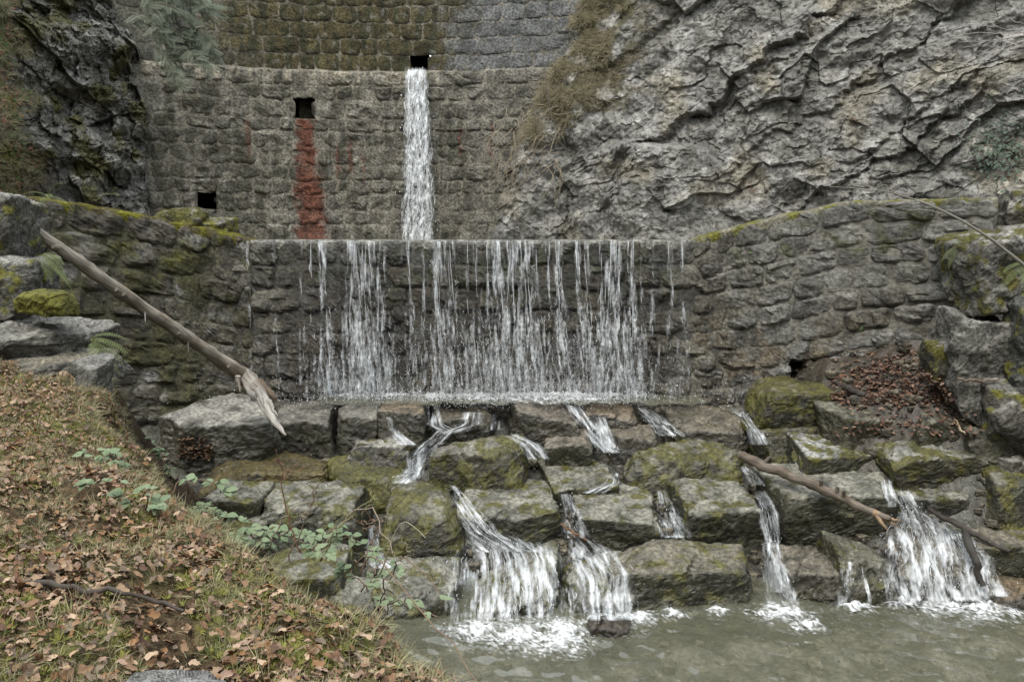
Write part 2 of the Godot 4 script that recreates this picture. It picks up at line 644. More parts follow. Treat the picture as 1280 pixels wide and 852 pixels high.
	for h in holes:
		var c := (float(h[0]) + float(h[1])) * 0.5
		var y0: float = rowy.call(h[2], c)
		var y1: float = rowy.call(h[2] + 1, c)
		var pc: Vector3 = path.call(c, (y0 + y1) * 0.5)
		var nb := MB.new()
		var hw := (float(h[1]) - float(h[0])) * 0.5 + 0.05
		var hh := (y1 - y0) * 0.5 + 0.04
		var ring := [Vector3(-hw, -hh, 0), Vector3(hw, -hh, 0), Vector3(hw, hh, 0), Vector3(-hw, hh, 0)]
		for k in 4:
			var a2: Vector3 = pc + ring[k]
			var b2: Vector3 = pc + ring[(k + 1) % 4]
			var nrm: Vector3 = -(ring[k] + ring[(k + 1) % 4]).normalized()
			var i0 := nb.vert(a2 + Vector3(0, 0, 0.0), nrm, C_BROWN)
			nb.vert(b2, nrm, C_BROWN); nb.vert(b2 + Vector3(0, 0, -1.6), nrm, C_BROWN); nb.vert(a2 + Vector3(0, 0, -1.6), nrm, C_BROWN)
			nb.tri(i0, i0 + 1, i0 + 2); nb.tri(i0, i0 + 2, i0 + 3)
		var bk := nb.v.size()
		for k in 4: nb.vert(pc + ring[k] + Vector3(0, 0, -1.6), Vector3(0, 0, 1), C_BROWN)
		nb.tri(bk, bk + 2, bk + 1); nb.tri(bk, bk + 3, bk + 2)
		put("drain_hole", nb.mesh(), M.rock, root)

func wall_cap(root: Node3D, path: Callable, yt: Callable, s0: float, s1: float, deep: float, tint: Callable, m: Material, called := "coping") -> void:
	var nu := int((s1 - s0) / 0.07) + 2
	var offs := [0.03, 0.05, 0.0, -deep * 0.3, -deep * 0.6, -deep, -deep]
	var ups := [-0.16, -0.03, 0.015, 0.02, 0.02, 0.0, -1.2]
	var pos := PackedVector3Array()
	var col := PackedColorArray()
	for k in offs.size():
		for x in nu:
			var s := s0 + (s1 - s0) * x / (nu - 1)
			var y: float = yt.call(s)
			var p: Vector3 = path.call(s, y)
			p += Vector3(0, ups[k] + noise_b.get_noise_2d(s * 3.0, k * 5.0) * 0.018, offs[k] + noise_b.get_noise_2d(s * 4.0, k * 9.0 + 3.0) * 0.02)
			pos.append(p); col.append(tint.call(p, 0.6) * STONE)
	put(called, grid(nu, offs.size(), pos, col, true), m, root)

# ------------------------------------------------------------------ falling water
# shape(f, a): point at share f of the way down and a in -1..1 across
func strands(b: MB, shape: Callable, n: int, lens: Vector2, rads: Vector2, bias: float, jit: float, bright := 0.8) -> void:
	for k in n:
		var a := clampf(rng.randfn(0, 0.5), -1.2, 1.2)
		var f0 := pow(rng.randf(), bias)
		var l := rng.randf_range(lens.x, lens.y)
		f0 = f0 * (1.0 - l * 0.6)
		var f1 := minf(f0 + l, 1.0)
		var pts := PackedVector3Array()
		var rad := PackedFloat32Array()
		var r := rng.randf_range(rads.x, rads.y)
		var o := Vector3(rng.randf_range(-1, 1), rng.randf_range(-1, 1), rng.randf_range(-1, 1)) * jit
		var ph := rng.randf() * 60.0
		for s in 5:
			var g := s / 4.0
			var p: Vector3 = shape.call(lerpf(f0, f1, g), a)
			p += o + Vector3(noise_b.get_noise_2d(ph, g * 2.0), 0, noise_b.get_noise_2d(ph + 9.0, g * 2.0) * 0.5) * jit * 0.8
			pts.append(p)
			rad.append(r * (0.25 + 0.95 * sin(PI * (0.12 + 0.80 * g))))
		var cc := bright * rng.randf_range(0.78, 1.08)
		b.tube(pts, rad, 3, Color(cc * 0.95, cc * 0.98, cc), 0.6)

func drops(parent: Node3D, called: String, shape: Callable, n: int, size: Vector2, bias: float, jit: Vector3, long := 2.2) -> void:
	var where := []
	var cols := []
	for k in n:
		var a := clampf(rng.randfn(0, 0.55), -1.5, 1.5)
		var f := pow(rng.randf(), bias)
		var p: Vector3 = shape.call(f, a)
		p += Vector3(rng.randfn(0, jit.x), rng.randfn(0, jit.y), absf(rng.randfn(0, jit.z)))
		var s := rng.randf_range(size.x, size.y) * (0.5 + rng.randf())
		var q := Basis(Vector3(0, 0, 1), rng.randf_range(-0.5, 0.5)) * Basis.from_scale(Vector3(s, s * rng.randf_range(1.0, long), s))
		where.append(Transform3D(q, p))
		var c := rng.randf_range(0.62, 0.9)
		cols.append(Color(c * 0.97, c * 0.99, c))
	scatter(called, M.m_drop, M.water, where, cols, "", parent)

# a stream over the rocks along photo points [x, y, half width]
func stream(pts: Array) -> Callable:
	var cache := {}
	var total := 0.0
	var lens := [0.0]
	for k in pts.size() - 1:
		total += Vector2(pts[k][0], pts[k][1]).distance_to(Vector2(pts[k + 1][0], pts[k + 1][1]))
		lens.append(total)
	var px_of := func(f: float, a: float) -> Vector2:
		var t := f * total
		for k in pts.size() - 1:
			if t <= lens[k + 1] or k == pts.size() - 2:
				var g: float = clampf((t - lens[k]) / (lens[k + 1] - lens[k]), 0, 1)
				return Vector2(lerpf(pts[k][0], pts[k + 1][0], g) + a * lerpf(pts[k][2], pts[k + 1][2], g), lerpf(pts[k][1], pts[k + 1][1], g))
		return Vector2.ZERO
	return func(f: float, a: float) -> Vector3:
		var key := int(clampf(a, -1.2, 1.2) * 14.0 + 20.0)
		if not cache.has(key):
			var row := PackedFloat32Array()
			var best := 99.0
			for s in 41:
				var q: Vector2 = px_of.call(s / 40.0, (key - 20.0) / 14.0)
				var z := zb(q.x, q.y) - 0.05
				best = minf(best, z)
				row.append(best)
			cache[key] = row
		var q2: Vector2 = px_of.call(f, a)
		var at_f := clampf(f, 0, 1) * 40.0
		var i := mini(int(at_f), 39)
		return at(q2.x, q2.y, lerpf(cache[key][i], cache[key][i + 1], at_f - i))

# a broken sheet of white water: streaks of foam with clear gaps between them
func sheet(sh: Callable, nu: int, nv: int, across: float, down: float, cover: Callable, bulge: float) -> ArrayMesh:
	var pos := PackedVector3Array()
	var col := PackedColorArray()
	var ph := rng.randf() * 90.0
	for j in nv:
		var f := float(j) / (nv - 1)
		for k in nu:
			var a := (float(k) / (nu - 1) * 2.0 - 1.0) * 1.15
			var p: Vector3 = sh.call(f, clampf(a, -1.2, 1.2))
			var mid: Vector3 = sh.call(f, 0.0)
			var off := (p.x - mid.x) + noise_a.get_noise_2d(f * down * 0.9 + ph, a * 1.5) * 0.05
			var s1 := noise_b.get_noise_2d(off * across * 1.1 + ph, f * down * 0.8)
			var s2 := noise_b.get_noise_2d(off * across * 3.2 + ph, f * down * 2.0 + 7.0)
			var s3 := noise_b.get_noise_3d(p.x * 11.0, p.y * 8.0, ph)
			var al: float = cover.call(f, a) + s1 * 0.8 + s2 * 0.4 + s3 * 0.34 * lerpf(0.25, 1.0, ss(0.12, 0.5, f))
			al *= ss(1.15, 0.75, absf(a) + s2 * 0.35) * ss(0.0, 0.02, f) * ss(1.0, 0.97, f)
			p += Vector3(s2 * 0.2, 0.0, s1 * 0.6 + s2 * 0.5 + s3 * 0.3 + 0.4) * bulge
			pos.append(p)
			var w := 0.86 + s1 * 0.22
			col.append(Color(w * 0.94, w * 0.975, w, clampf(al * 0.62, 0.0, 0.70)))
	return grid(nu, nv, pos, col, true)

func cascade(label: String, pts: Array, n: int, nd: int, rad := Vector2(0.002, 0.005), lens := Vector2(0.03, 0.14)) -> Node3D:
	var sh := stream(pts)
	var p0: Vector3 = sh.call(1.0, 0.0)
	var o := thing("cascade", p0, label, "", "", "structure")
	var wide := 0.0
	var long := 0.0
	for k in pts.size():
		wide = maxf(wide, pts[k][2] / 90.0 * 2.0)
		if k > 0: long += Vector2(pts[k][0] - pts[k - 1][0], pts[k][1] - pts[k - 1][1]).length() / 90.0
	var loc := func(f, a): return sh.call(f, a) - p0
	var nu := clampi(int(wide / 0.013), 14, 190)
	var nv := clampi(int(long / 0.02), 20, 120)
	put("water_sheet", sheet(loc, nu, nv, 6.5, long * 1.6, func(f, _a): return 0.30 + 0.20 * f, 0.04), M.foam, o)
	var b := MB.new()
	strands(b, loc, int(n * 0.06) + 2, lens, rad, 0.8, 0.02, 0.9)
	put("falling_water", b.mesh(), M.water, o)
	drops(o, "water_drops", loc, int(nd * 0.35), Vector2(0.003, 0.007), 0.7, Vector3(0.04, 0.04, 0.05))
	return o

# ------------------------------------------------------------------ scene
func _ready() -> void:
	rng.seed = 20
	for k in 4093: rt.append(rng.randf())
	for nz in [noise_a, noise_b, noise_r, noise_c]: nz.frequency = 1.0
	noise_a.seed = 1; noise_a.noise_type = FastNoiseLite.TYPE_SIMPLEX_SMOOTH; noise_a.fractal_octaves = 3
	noise_b.seed = 2; noise_b.noise_type = FastNoiseLite.TYPE_SIMPLEX; noise_b.fractal_octaves = 4
	noise_r.seed = 3; noise_r.noise_type = FastNoiseLite.TYPE_SIMPLEX; noise_r.fractal_type = FastNoiseLite.FRACTAL_RIDGED; noise_r.fractal_octaves = 3
	noise_c.seed = 4; noise_c.noise_type = FastNoiseLite.TYPE_CELLULAR; noise_c.cellular_return_type = FastNoiseLite.RETURN_DISTANCE; noise_c.fractal_type = FastNoiseLite.FRACTAL_NONE
	for nz in [noise_v, noise_m]:
		nz.frequency = 1.0; nz.seed = 6; nz.noise_type = FastNoiseLite.TYPE_CELLULAR; nz.fractal_type = FastNoiseLite.FRACTAL_NONE
		nz.cellular_distance_function = FastNoiseLite.DISTANCE_MANHATTAN
	noise_v.cellular_return_type = FastNoiseLite.RETURN_CELL_VALUE
	noise_m.cellular_return_type = FastNoiseLite.RETURN_DISTANCE
	zbuf.resize(680 * 450)
	zbuf.fill(99.0)

	# camera, sky, light
	var cam := Camera3D.new()
	cam.name = "camera"
	cam.fov = rad_to_deg(2.0 * atan(426.0 / FOCAL))
	cam.near = 0.05
	cam.far = 400.0
	add_child(cam)
	cam.position = EYE
	cam.rotation.x = -PITCH
	cam.current = true
	var we := WorldEnvironment.new()
	we.name = "environment"
	var env := Environment.new()
	env.background_mode = Environment.BG_SKY
	var sm := ProceduralSkyMaterial.new()
	sm.sky_top_color = Color(0.88, 0.91, 0.94)
	sm.sky_horizon_color = Color(0.83, 0.83, 0.83)
	sm.sky_curve = 0.2
	sm.ground_bottom_color = Color(0.16, 0.15, 0.13)
	sm.ground_horizon_color = Color(0.30, 0.30, 0.27)
	sm.sky_energy_multiplier = 1.0
	sm.sun_angle_max = 0.0
	var sky := Sky.new()
	sky.sky_material = sm
	env.sky = sky
	env.ambient_light_source = Environment.AMBIENT_SOURCE_SKY
	env.tonemap_mode = Environment.TONE_MAPPER_LINEAR
	env.tonemap_exposure = 2.8
	env.sdfgi_enabled = true
	env.ssao_enabled = true
	env.ssil_enabled = true
	we.environment = env
	add_child(we)
	var sun := DirectionalLight3D.new()
	sun.name = "overcast_daylight"
	sun.light_energy = 0.4
	sun.light_color = Color(1.0, 0.99, 0.97)
	sun.light_angular_distance = 30.0
	sun.shadow_enabled = true
	sun.rotation_degrees = Vector3(-58, -22, 0)
	add_child(sun)

	materials()
	shared_meshes()
	build_bed()
	build_added_gorge()
	build_cliff_right()
	build_cliff_left()
	build_upper_wall()
	build_weir()
	build_boulders()
	build_water()
	build_bank()
	build_logs()
	build_plants()

func shared_meshes() -> void:
	var b := MB.new()
	b.v = PackedVector3Array([Vector3(0, 1, 0), Vector3(1, 0, 0), Vector3(0, 0, 1), Vector3(-1, 0, 0), Vector3(0, 0, -1), Vector3(0, -1, 0)])
	for k in 6: b.n.append(b.v[k]); b.c.append(Color.WHITE); b.uv.append(Vector2.ZERO)
	for k in 4:
		var p := 1 + k
		var q := 1 + (k + 1) % 4
		b.tri(0, p, q); b.tri(5, q, p)
	M.m_drop = b.mesh()

# ------------------------------------------------------------------ ground
func build_bed() -> void:
	var nu := 330
	var nv := 190
	var pos := PackedVector3Array()
	var col := PackedColorArray()
	for j in nv:
		for k in nu:
			var x := lerpf(-7.5, 12.5, float(k) / (nu - 1))
			var d := lerpf(5.0, 17.4, float(j) / (nv - 1))
			var y := ground(x, d) - bed_drop(x, d) + noise_a.get_noise_2d(x * 1.2, d * 1.2) * 0.10 + noise_r.get_noise_2d(x * 1.5, d * 1.5) * 0.06 + facet(x * 2.2, d * 2.2, 3) * 0.07
			var p := Vector3(x, y, -d)
			pos.append(p)
			var t := noise_b.get_noise_2d(x * 1.3, d * 1.3) * 0.5 + 0.5
			var c := Color(0.06, 0.057, 0.04).lerp(Color(0.135, 0.128, 0.098), t)
			c = c.lerp(Color(0.095, 0.075, 0.052), ss(4.8, 6.0, x) * ss(13.2, 14.2, d))
			if d < 11.8: c = Color(0.27, 0.25, 0.185).lerp(Color(0.10, 0.09, 0.062), ss(0.4, 0.62, t))
			col.append(c)
			splat(p)
	tag(put("stream_bed", grid(nu, nv, pos, col, true), M.wet), "stony bed of the stream under the boulders", "", "", "structure")
	# the valley floor beyond what is modelled in detail
	var far := PackedVector3Array()
	var fc := PackedColorArray()
	for j in 21:
		for k in 21:
			var x2 := (k - 10) * 14.0
			var z2 := (j - 10) * 14.0
			far.append(Vector3(x2, -4.25 + noise_a.get_noise_2d(x2 * 0.05, z2 * 0.05) * 0.1, z2)); fc.append(Color(0.09, 0.09, 0.06))
	tag(put("valley_ground", grid(21, 21, far, fc, false), M.ground), "level ground of the valley floor", "", "", "structure")

# ------------------------------------------------------------------ cliffs
func build_added_gorge() -> void:        # unseen gorge sides round and behind the viewer, added to cut frontal sky light
	var pos := PackedVector3Array()
	var col := PackedColorArray()
	for j in 26:
		for k in 121:
			var an := deg_to_rad(lerpf(-62.0, 242.0, k / 120.0))
			var r := 11.5 + j * 0.75
			var p := Vector3(2.0 + cos(an) * r, 0, -8.0 + sin(an) * r * 1.7)
			p.y = -4.3 + j * 0.95 + noise_a.get_noise_2d(p.x * 0.2, p.z * 0.2) * 1.5 + noise_b.get_noise_2d(p.x * 0.6, p.z * 0.6) * 0.4
			pos.append(p)
			col.append(Color(0.07, 0.062, 0.035).lerp(Color(0.13, 0.12, 0.085), noise_b.get_noise_2d(p.x * 0.4, p.y * 0.4) * 0.5 + 0.5))
	tag(put("added_gorge_slope", grid(121, 26, pos, col, true), M.ground), "unseen earth and rock slopes of the gorge, added to block frontal sky light", "", "", "structure")

func left_edge_right_cliff(py: float) -> float:
	var e := [[-60.0, 745.0], [0.0, 716.0], [70.0, 690.0], [140.0, 655.0], [215.0, 628.0], [300.0, 606.0], [340.0, 600.0]]
	for k in e.size() - 1:
		if py <= e[k + 1][0]:
			return lerpf(e[k][1], e[k + 1][1], clampf((py - e[k][0]) / (e[k + 1][0] - e[k][0]), 0, 1))
	return 600.0

var cliff_pos := PackedVector3Array()
var cliff_nu := 0
var lcliff_pos := PackedVector3Array()
var lcliff_nu := 0

func cliff_row(j: int) -> float:       # the rows out of sight above are coarser
	return lerpf(-30.0, 335.0, (j - 24) / 305.0) if j >= 24 else lerpf(-420.0, -30.0, j / 24.0)

func build_cliff_right() -> void:
	var nu := 560
	var nv := 330
	cliff_nu = nu
	var pos := PackedVector3Array()
	var col := PackedColorArray()
	var ang := deg_to_rad(36.0)
	var grooves := []      # overhanging cracks along the beds: offset across, from, to, depth
	for g in [[800, 160, 1110, 0, 0.4], [925, 205, 1130, 68, 0.18], [1050, 232, 1280, 120, 0.28], [690, 300, 830, 205, 0.1], [960, 120, 1090, 40, 0.12], [1120, 60, 1300, -20, 0.2], [640, 260, 760, 165, 0.08]]:
		var p0 := at(g[0], g[1], 19.6 - (g[0] - 700) * 0.006)
		var p1 := at(g[2], g[3], 19.6 - (g[2] - 700) * 0.006)
		var a0 := -p0.x * sin(ang) + p0.y * cos(ang)
		var a1 := -p1.x * sin(ang) + p1.y * cos(ang)
		grooves.append([(a0 + a1) * 0.5, p0.x * cos(ang) + p0.y * sin(ang), p1.x * cos(ang) + p1.y * sin(ang), g[4] * 0.6])
	for k in 16:
		var c0 := rng.randf_range(-4.5, 4.0)
		var l0 := rng.randf_range(0.0, 8.0)
		grooves.append([c0, l0, l0 + rng.randf_range(0.8, 3.5), rng.randf_range(0.03, 0.09)])
	for j in nv:
		var py := cliff_row(j)
		for k in nu:
			var u := float(k) / (nu - 1)
			var px := lerpf(left_edge_right_cliff(py), 1370.0, u)
			var d := 21.5 - 5.2 * ss(0.0, 1.0, u * 0.75 + 0.06) * 1.25 + 0.7 * ss(0.3, 0.7, u) + (300.0 - py) * 0.0022
			d += 2.2 * ss(0.022, 0.0, u)
			d += 0.5 * ss(150.0, -40.0, py) * ss(900.0, 690.0, px)       # the grassy shoulder leans back
			var p := at(px, py, d)
			var al := p.x * cos(ang) + p.y * sin(ang)
			var ac := -p.x * sin(ang) + p.y * cos(ang)
			ac += noise_a.get_noise_2d(p.x * 0.3, p.y * 0.3) * 0.22 + noise_b.get_noise_2d(p.x * 1.1, p.y * 1.1 + 5.0) * 0.07
			var out := facet(al / 2.3, ac / 1.3, 11) * 0.40 + facet(al / 0.72 + 0.5 * ac, ac / 0.55 - 0.3 * al, 23) * 0.14
			out += facet(al / 0.27 + 0.9 * ac, ac / 0.2 - 0.5 * al, 41) * 0.062 + facet(p.x / 0.1, p.y / 0.08, 51) * 0.025
			out += noise_b.get_noise_2d(p.x * 0.9, p.y * 0.9) * 0.16
			for g in grooves:
				var q: float = g[0] - ac + noise_a.get_noise_2d(al * 0.9, g[0] * 5.0) * 0.22 + noise_b.get_noise_2d(al * 3.0, g[0]) * 0.08
				var along: float = ss(g[1] - 0.8, g[1], al) * ss(g[2] + 0.8, g[2], al)
				if along <= 0.0: continue
				if q > 0.0: out -= g[3] * along * exp(-q / (g[3] * 1.3 + 0.1)) * ss(0.0, 0.04, q)
				else: out += g[3] * 0.35 * along * exp(q / 0.5)
			# the big pale prow low in the middle
			out += 1.0 * ss(95.0, 15.0, absf(px - 830.0)) * ss(175.0, 190.0, py - (px - 830.0) * 0.06) * ss(345.0, 325.0, py)
			p += Vector3(-0.42, 0.05, 0.9) * out
			pos.append(p)
			var t := noise_a.get_noise_2d(p.x * 0.45 + 11.0, p.y * 0.45) * 0.5 + 0.5
			var t2 := noise_b.get_noise_2d(p.x * 1.3, p.y * 1.3 + 50.0) * 0.5 + 0.5
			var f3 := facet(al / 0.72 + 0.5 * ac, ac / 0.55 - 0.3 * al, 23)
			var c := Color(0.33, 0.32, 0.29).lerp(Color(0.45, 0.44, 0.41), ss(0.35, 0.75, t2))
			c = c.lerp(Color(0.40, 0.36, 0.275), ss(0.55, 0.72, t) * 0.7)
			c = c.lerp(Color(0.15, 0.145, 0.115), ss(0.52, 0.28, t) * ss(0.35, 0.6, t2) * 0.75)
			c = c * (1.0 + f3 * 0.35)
			c = c.lerp(Color(0.16, 0.08, 0.04), ss(0.78, 0.86, t2) * ss(0.6, 0.75, t) * 0.7)
			var veg := ss(860.0, 720.0, px + maxf(0.0, py - 60.0) * 1.4) * ss(0.42, 0.6, noise_b.get_noise_2d(p.x * 1.1, p.y * 1.1) * 0.5 + 0.62)
			c = c.lerp(Color(0.115, 0.10, 0.05).lerp(C_MOSS, ss(0.5, 0.6, t2)), veg)
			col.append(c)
	cliff_pos = pos
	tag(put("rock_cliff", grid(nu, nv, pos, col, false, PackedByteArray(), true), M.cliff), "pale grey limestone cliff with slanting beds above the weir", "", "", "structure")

func build_cliff_left() -> void:
	var nu := 300
	var nv := 330
	lcliff_nu = nu
	var pos := PackedVector3Array()
	var col := PackedColorArray()
	for j in nv:
		var py := cliff_row(j) * 0.9
		var er := 150.0 + 35.0 * ss(0, 70, py) + 12.0 * ss(90, 150, py)
		for k in nu:
			var u := float(k) / (nu - 1)
			var px := lerpf(-110.0, er, u)
			var d := lerpf(14.6, 21.6, pow(u, 0.9)) + (260.0 - py) * 0.004
			d += ss(0.94, 1.0, u) * 1.4
			var p := at(px, py, d)
			var ac := p.y - p.x * 0.35 + noise_b.get_noise_2d(p.x * 0.8, p.y * 0.8) * 0.12
			var al := p.x * 0.4 - p.z * 0.9
			var rock := ss(0.42, 0.56, u + noise_a.get_noise_2d(p.x * 0.8, p.y * 0.8) * 0.16 + (130.0 - py) * 0.0006)
			var out := facet(al / 1.3, ac / 1.1, 61) * 0.5 + facet(al / 0.5 + ac * 0.8, ac / 0.42 - al * 0.4, 71) * 0.34 + facet(al / 0.2 + ac, ac / 0.16, 81) * 0.15 + facet(al / 0.085, ac / 0.06, 87) * 0.05
			out += noise_a.get_noise_2d(p.x * 0.5 + 3.0, p.y * 0.5) * 0.6
			out *= lerpf(0.45, 1.0, rock)
			out += 0.35 * ss(170, 60, py) * ss(0.35, 0.75, u) * ss(1.0, 0.85, u)
			p += Vector3(0.45, 0.0, 0.85) * out
			pos.append(p)
			var t := noise_b.get_noise_3d(p.x * 1.2, p.y * 1.2, p.z * 1.2) * 0.5 + 0.5
			var t2 := noise_a.get_noise_3d(p.x * 0.7, p.y * 0.7, p.z * 0.7 + 9.0) * 0.5 + 0.5
			var c := Color(0.20, 0.193, 0.165).lerp(Color(0.36, 0.35, 0.32), ss(0.4, 0.7, t))
			c = c * (1.0 + facet(al / 0.5 + ac * 0.8, ac / 0.42 - al * 0.4, 71) * 0.5)
			c = c.lerp(C_MOSS * 1.3, ss(0.48, 0.66, t2) * 0.8)
			var soil := Color(0.12, 0.095, 0.055).lerp(C_MOSS * 1.4, ss(0.4, 0.6, t2)).lerp(Color(0.16, 0.13, 0.08), ss(0.55, 0.75, t))
			c = soil.lerp(c, rock)
			col.append(c)
	lcliff_pos = pos
	tag(put("dark_rock_cliff", grid(nu, nv, pos, col, false, PackedByteArray(), true), M.dark_cliff), "dark slaty rock face with a mossy earth slope", "", "", "structure")

# ------------------------------------------------------------------ upper dam wall
func build_upper_wall() -> void:
	var cx := at(500, 200, 23.5).x
	var path := func(s: float, y: float) -> Vector3:
		var batter := (y - 1.3) * 0.03 + (0.16 if y > 5.72 else 0.0)
		return Vector3(s, y, -(10.5 + sqrt(maxf(169.0 - (s - cx) * (s - cx), 1.0))) - batter)
	var yb := func(_s): return 1.0
	var yt := func(_s): return 8.2
	var rows := []
	for k in 13: rows.append(k * (4.74 / 12.0) / 7.2)
	for k in range(1, 7): rows.append((4.74 + k * (2.46 / 6.0)) / 7.2)
	for k in range(1, 12): rows[k] += rng.randf_range(-0.009, 0.009)
	var X := func(px): return at(px, 200, 23.0).x
	var xl: float = X.call(178)
	var ends := func(j):
		var yy: float = 1.0 + 7.2 * rows[j]
		var q := pix(Vector3(0, yy, -22.5)).y
		return Vector2(xl - (0.6 if yy > 5.0 else 0.0), at(left_edge_right_cliff(q) + 90.0, 200, 22.5).x)
	var hole_row := func(py):
		var yy := at(500, py, 23.0).y
		for j in rows.size() - 1:
			if yy < 1.0 + 7.2 * rows[j + 1]: return j
		return 0
	var hx := func(px0, px1, j): return [at(px0, 200, 23.1).x, at(px1, 200, 23.1).x, j]
	var holes := [hx.call(511, 532, hole_row.call(72)), hx.call(369, 387, hole_row.call(134)), hx.call(255, 272, hole_row.call(252)), hx.call(237, 254, hole_row.call(48))]
	var rx: float = at(377, 200, 22.9).x
	var ry: float = at(377, 148, 22.9).y
	var wx: float = at(520, 200, 23.1).x
	var gx: float = at(565, 200, 22.9).x
	var lx: float = at(285, 200, 22.6).x
	var streaks := [[at(412, 0, 22.9).x, 4.0, 0.05], [at(428, 0, 22.9).x, 4.2, 0.07], [at(445, 0, 22.9).x, 3.9, 0.04], [at(572, 0, 22.9).x, 4.5, 0.05], [at(614, 0, 22.7).x, 4.5, 0.05], [at(300, 0, 22.7).x, 4.6, 0.05]]
	var tint := func(p: Vector3, shade: float) -> Color:
		var t := noise_a.get_noise_2d(p.x * 0.7, p.y * 0.7) * 0.5 + 0.5
		var t2 := noise_b.get_noise_2d(p.x * 2.2 + 9.0, p.y * 2.2) * 0.5 + 0.5
		var v := noise_b.get_noise_2d(p.x * 3.5, p.y * 0.45) * 0.5 + 0.5
		var c := Color(0.255, 0.24, 0.20) * lerpf(0.72, 1.2, shade)
		if p.y > 5.72:
			var g := Color(0.20, 0.205, 0.20) * lerpf(0.8, 1.12, shade)
			var br := Color(0.105, 0.088, 0.042) * lerpf(0.75, 1.2, shade)
			br = br.lerp(Color(0.06, 0.058, 0.03), ss(0.5, 0.62, v)).lerp(Color(0.25, 0.24, 0.20), ss(0.74, 0.8, t2) * 0.7)
			var wander := (t - 0.5) * 1.0 + (t2 - 0.5) * 1.6 + (shade - 0.5) * 0.7
			return br.lerp(g, ss(gx - 0.7, gx + 0.8, p.x + wander)).lerp(g * Color(0.8, 0.76, 0.66), ss(lx + 0.6, lx - 1.2, p.x + wander) * 0.75)
		# dark algae below, paler lime under the ledge
		c = c.lerp(Color(0.06, 0.06, 0.04), ss(0.45, 0.64, t * 0.55 + v * 0.45 + (0.10 if p.x < rx - 1.0 else 0.0)) * 0.75)
		c = c.lerp(Color(0.09, 0.078, 0.05), ss(0.55, 0.7, t2) * 0.5)
		c = c.lerp(Color(0.40, 0.36, 0.28), ss(5.1, 5.7, p.y) * ss(0.44, 0.56, v) * 0.95 * ss(gx + 0.3, gx - 0.3, p.x))
		c = c.lerp(Color(0.21, 0.20, 0.17) * lerpf(0.85, 1.1, shade), ss(gx, gx + 0.6, p.x) * 0.6)
		var f := (ry - p.y)
		if f > -0.05:
			var hw := 0.20 + f * 0.06 + (t2 - 0.5) * 0.30
			c = c.lerp(Color(0.20, 0.072, 0.042).lerp(Color(0.12, 0.045, 0.03), t2 * 0.8), ss(hw + 0.10, hw - 0.10, absf(p.x - rx - f * 0.05)) * lerpf(0.96, 0.88, ss(0.45, 0.7, v)))
			c = c.lerp(Color(0.12, 0.10, 0.10), ss(0.25, 0.0, absf(p.x - rx - hw - 0.22)) * ss(1.4, 2.2, f) * 0.5)
		for s in streaks:
			c = c.lerp(Color(0.17, 0.055, 0.035), ss(s[2], 0.0, absf(p.x - s[0] + (t2 - 0.5) * 0.12)) * ss(s[1], s[1] - 0.25, p.y) * ss(s[1] - 1.5, s[1] - 0.8, p.y) * 0.75)
		c = c.lerp(Color(0.05, 0.06, 0.045), ss(0.5, 0.25, absf(p.x - wx)) * ss(5.8, 5.2, p.y) * 0.5)
		return c
	var o := thing("dam_wall", Vector3.ZERO, "tall curved upper dam wall of rough stone blocks with a rust red streak and a water spout", "dam wall")
	masonry(o, path, yb, yt, rows, ends, Vector2(0.34, 0.92), func(j): return 0.050 if j < 12 else 0.024, tint, M.wall, holes, Color(0.27, 0.245, 0.195))
	# ledge where the older, rougher lower wall ends
	wall_cap(o, path, func(_s): return 5.735, xl - 0.5, at(700, 200, 22.5).x, 0.35, func(p, _h): return Color(0.16, 0.14, 0.09) * (0.8 + 0.5 * noise_b.get_noise_2d(p.x * 2.0, 1.0)), M.wall, "ledge")

# ------------------------------------------------------------------ weir and its wings
var crest_y := 0.0
var weir_l := 0.0
var weir_r := 0.0

func weir_path(s: float, y: float) -> Vector3:
	var d := 17.0
	if s < weir_l: d -= 0.14 * (weir_l - s) * (weir_l - s)
	if s > weir_r: d -= 0.14 * (s - weir_r) * (s - weir_r)
	return Vector3(s, y, -d - (y + 1.6) * 0.06)

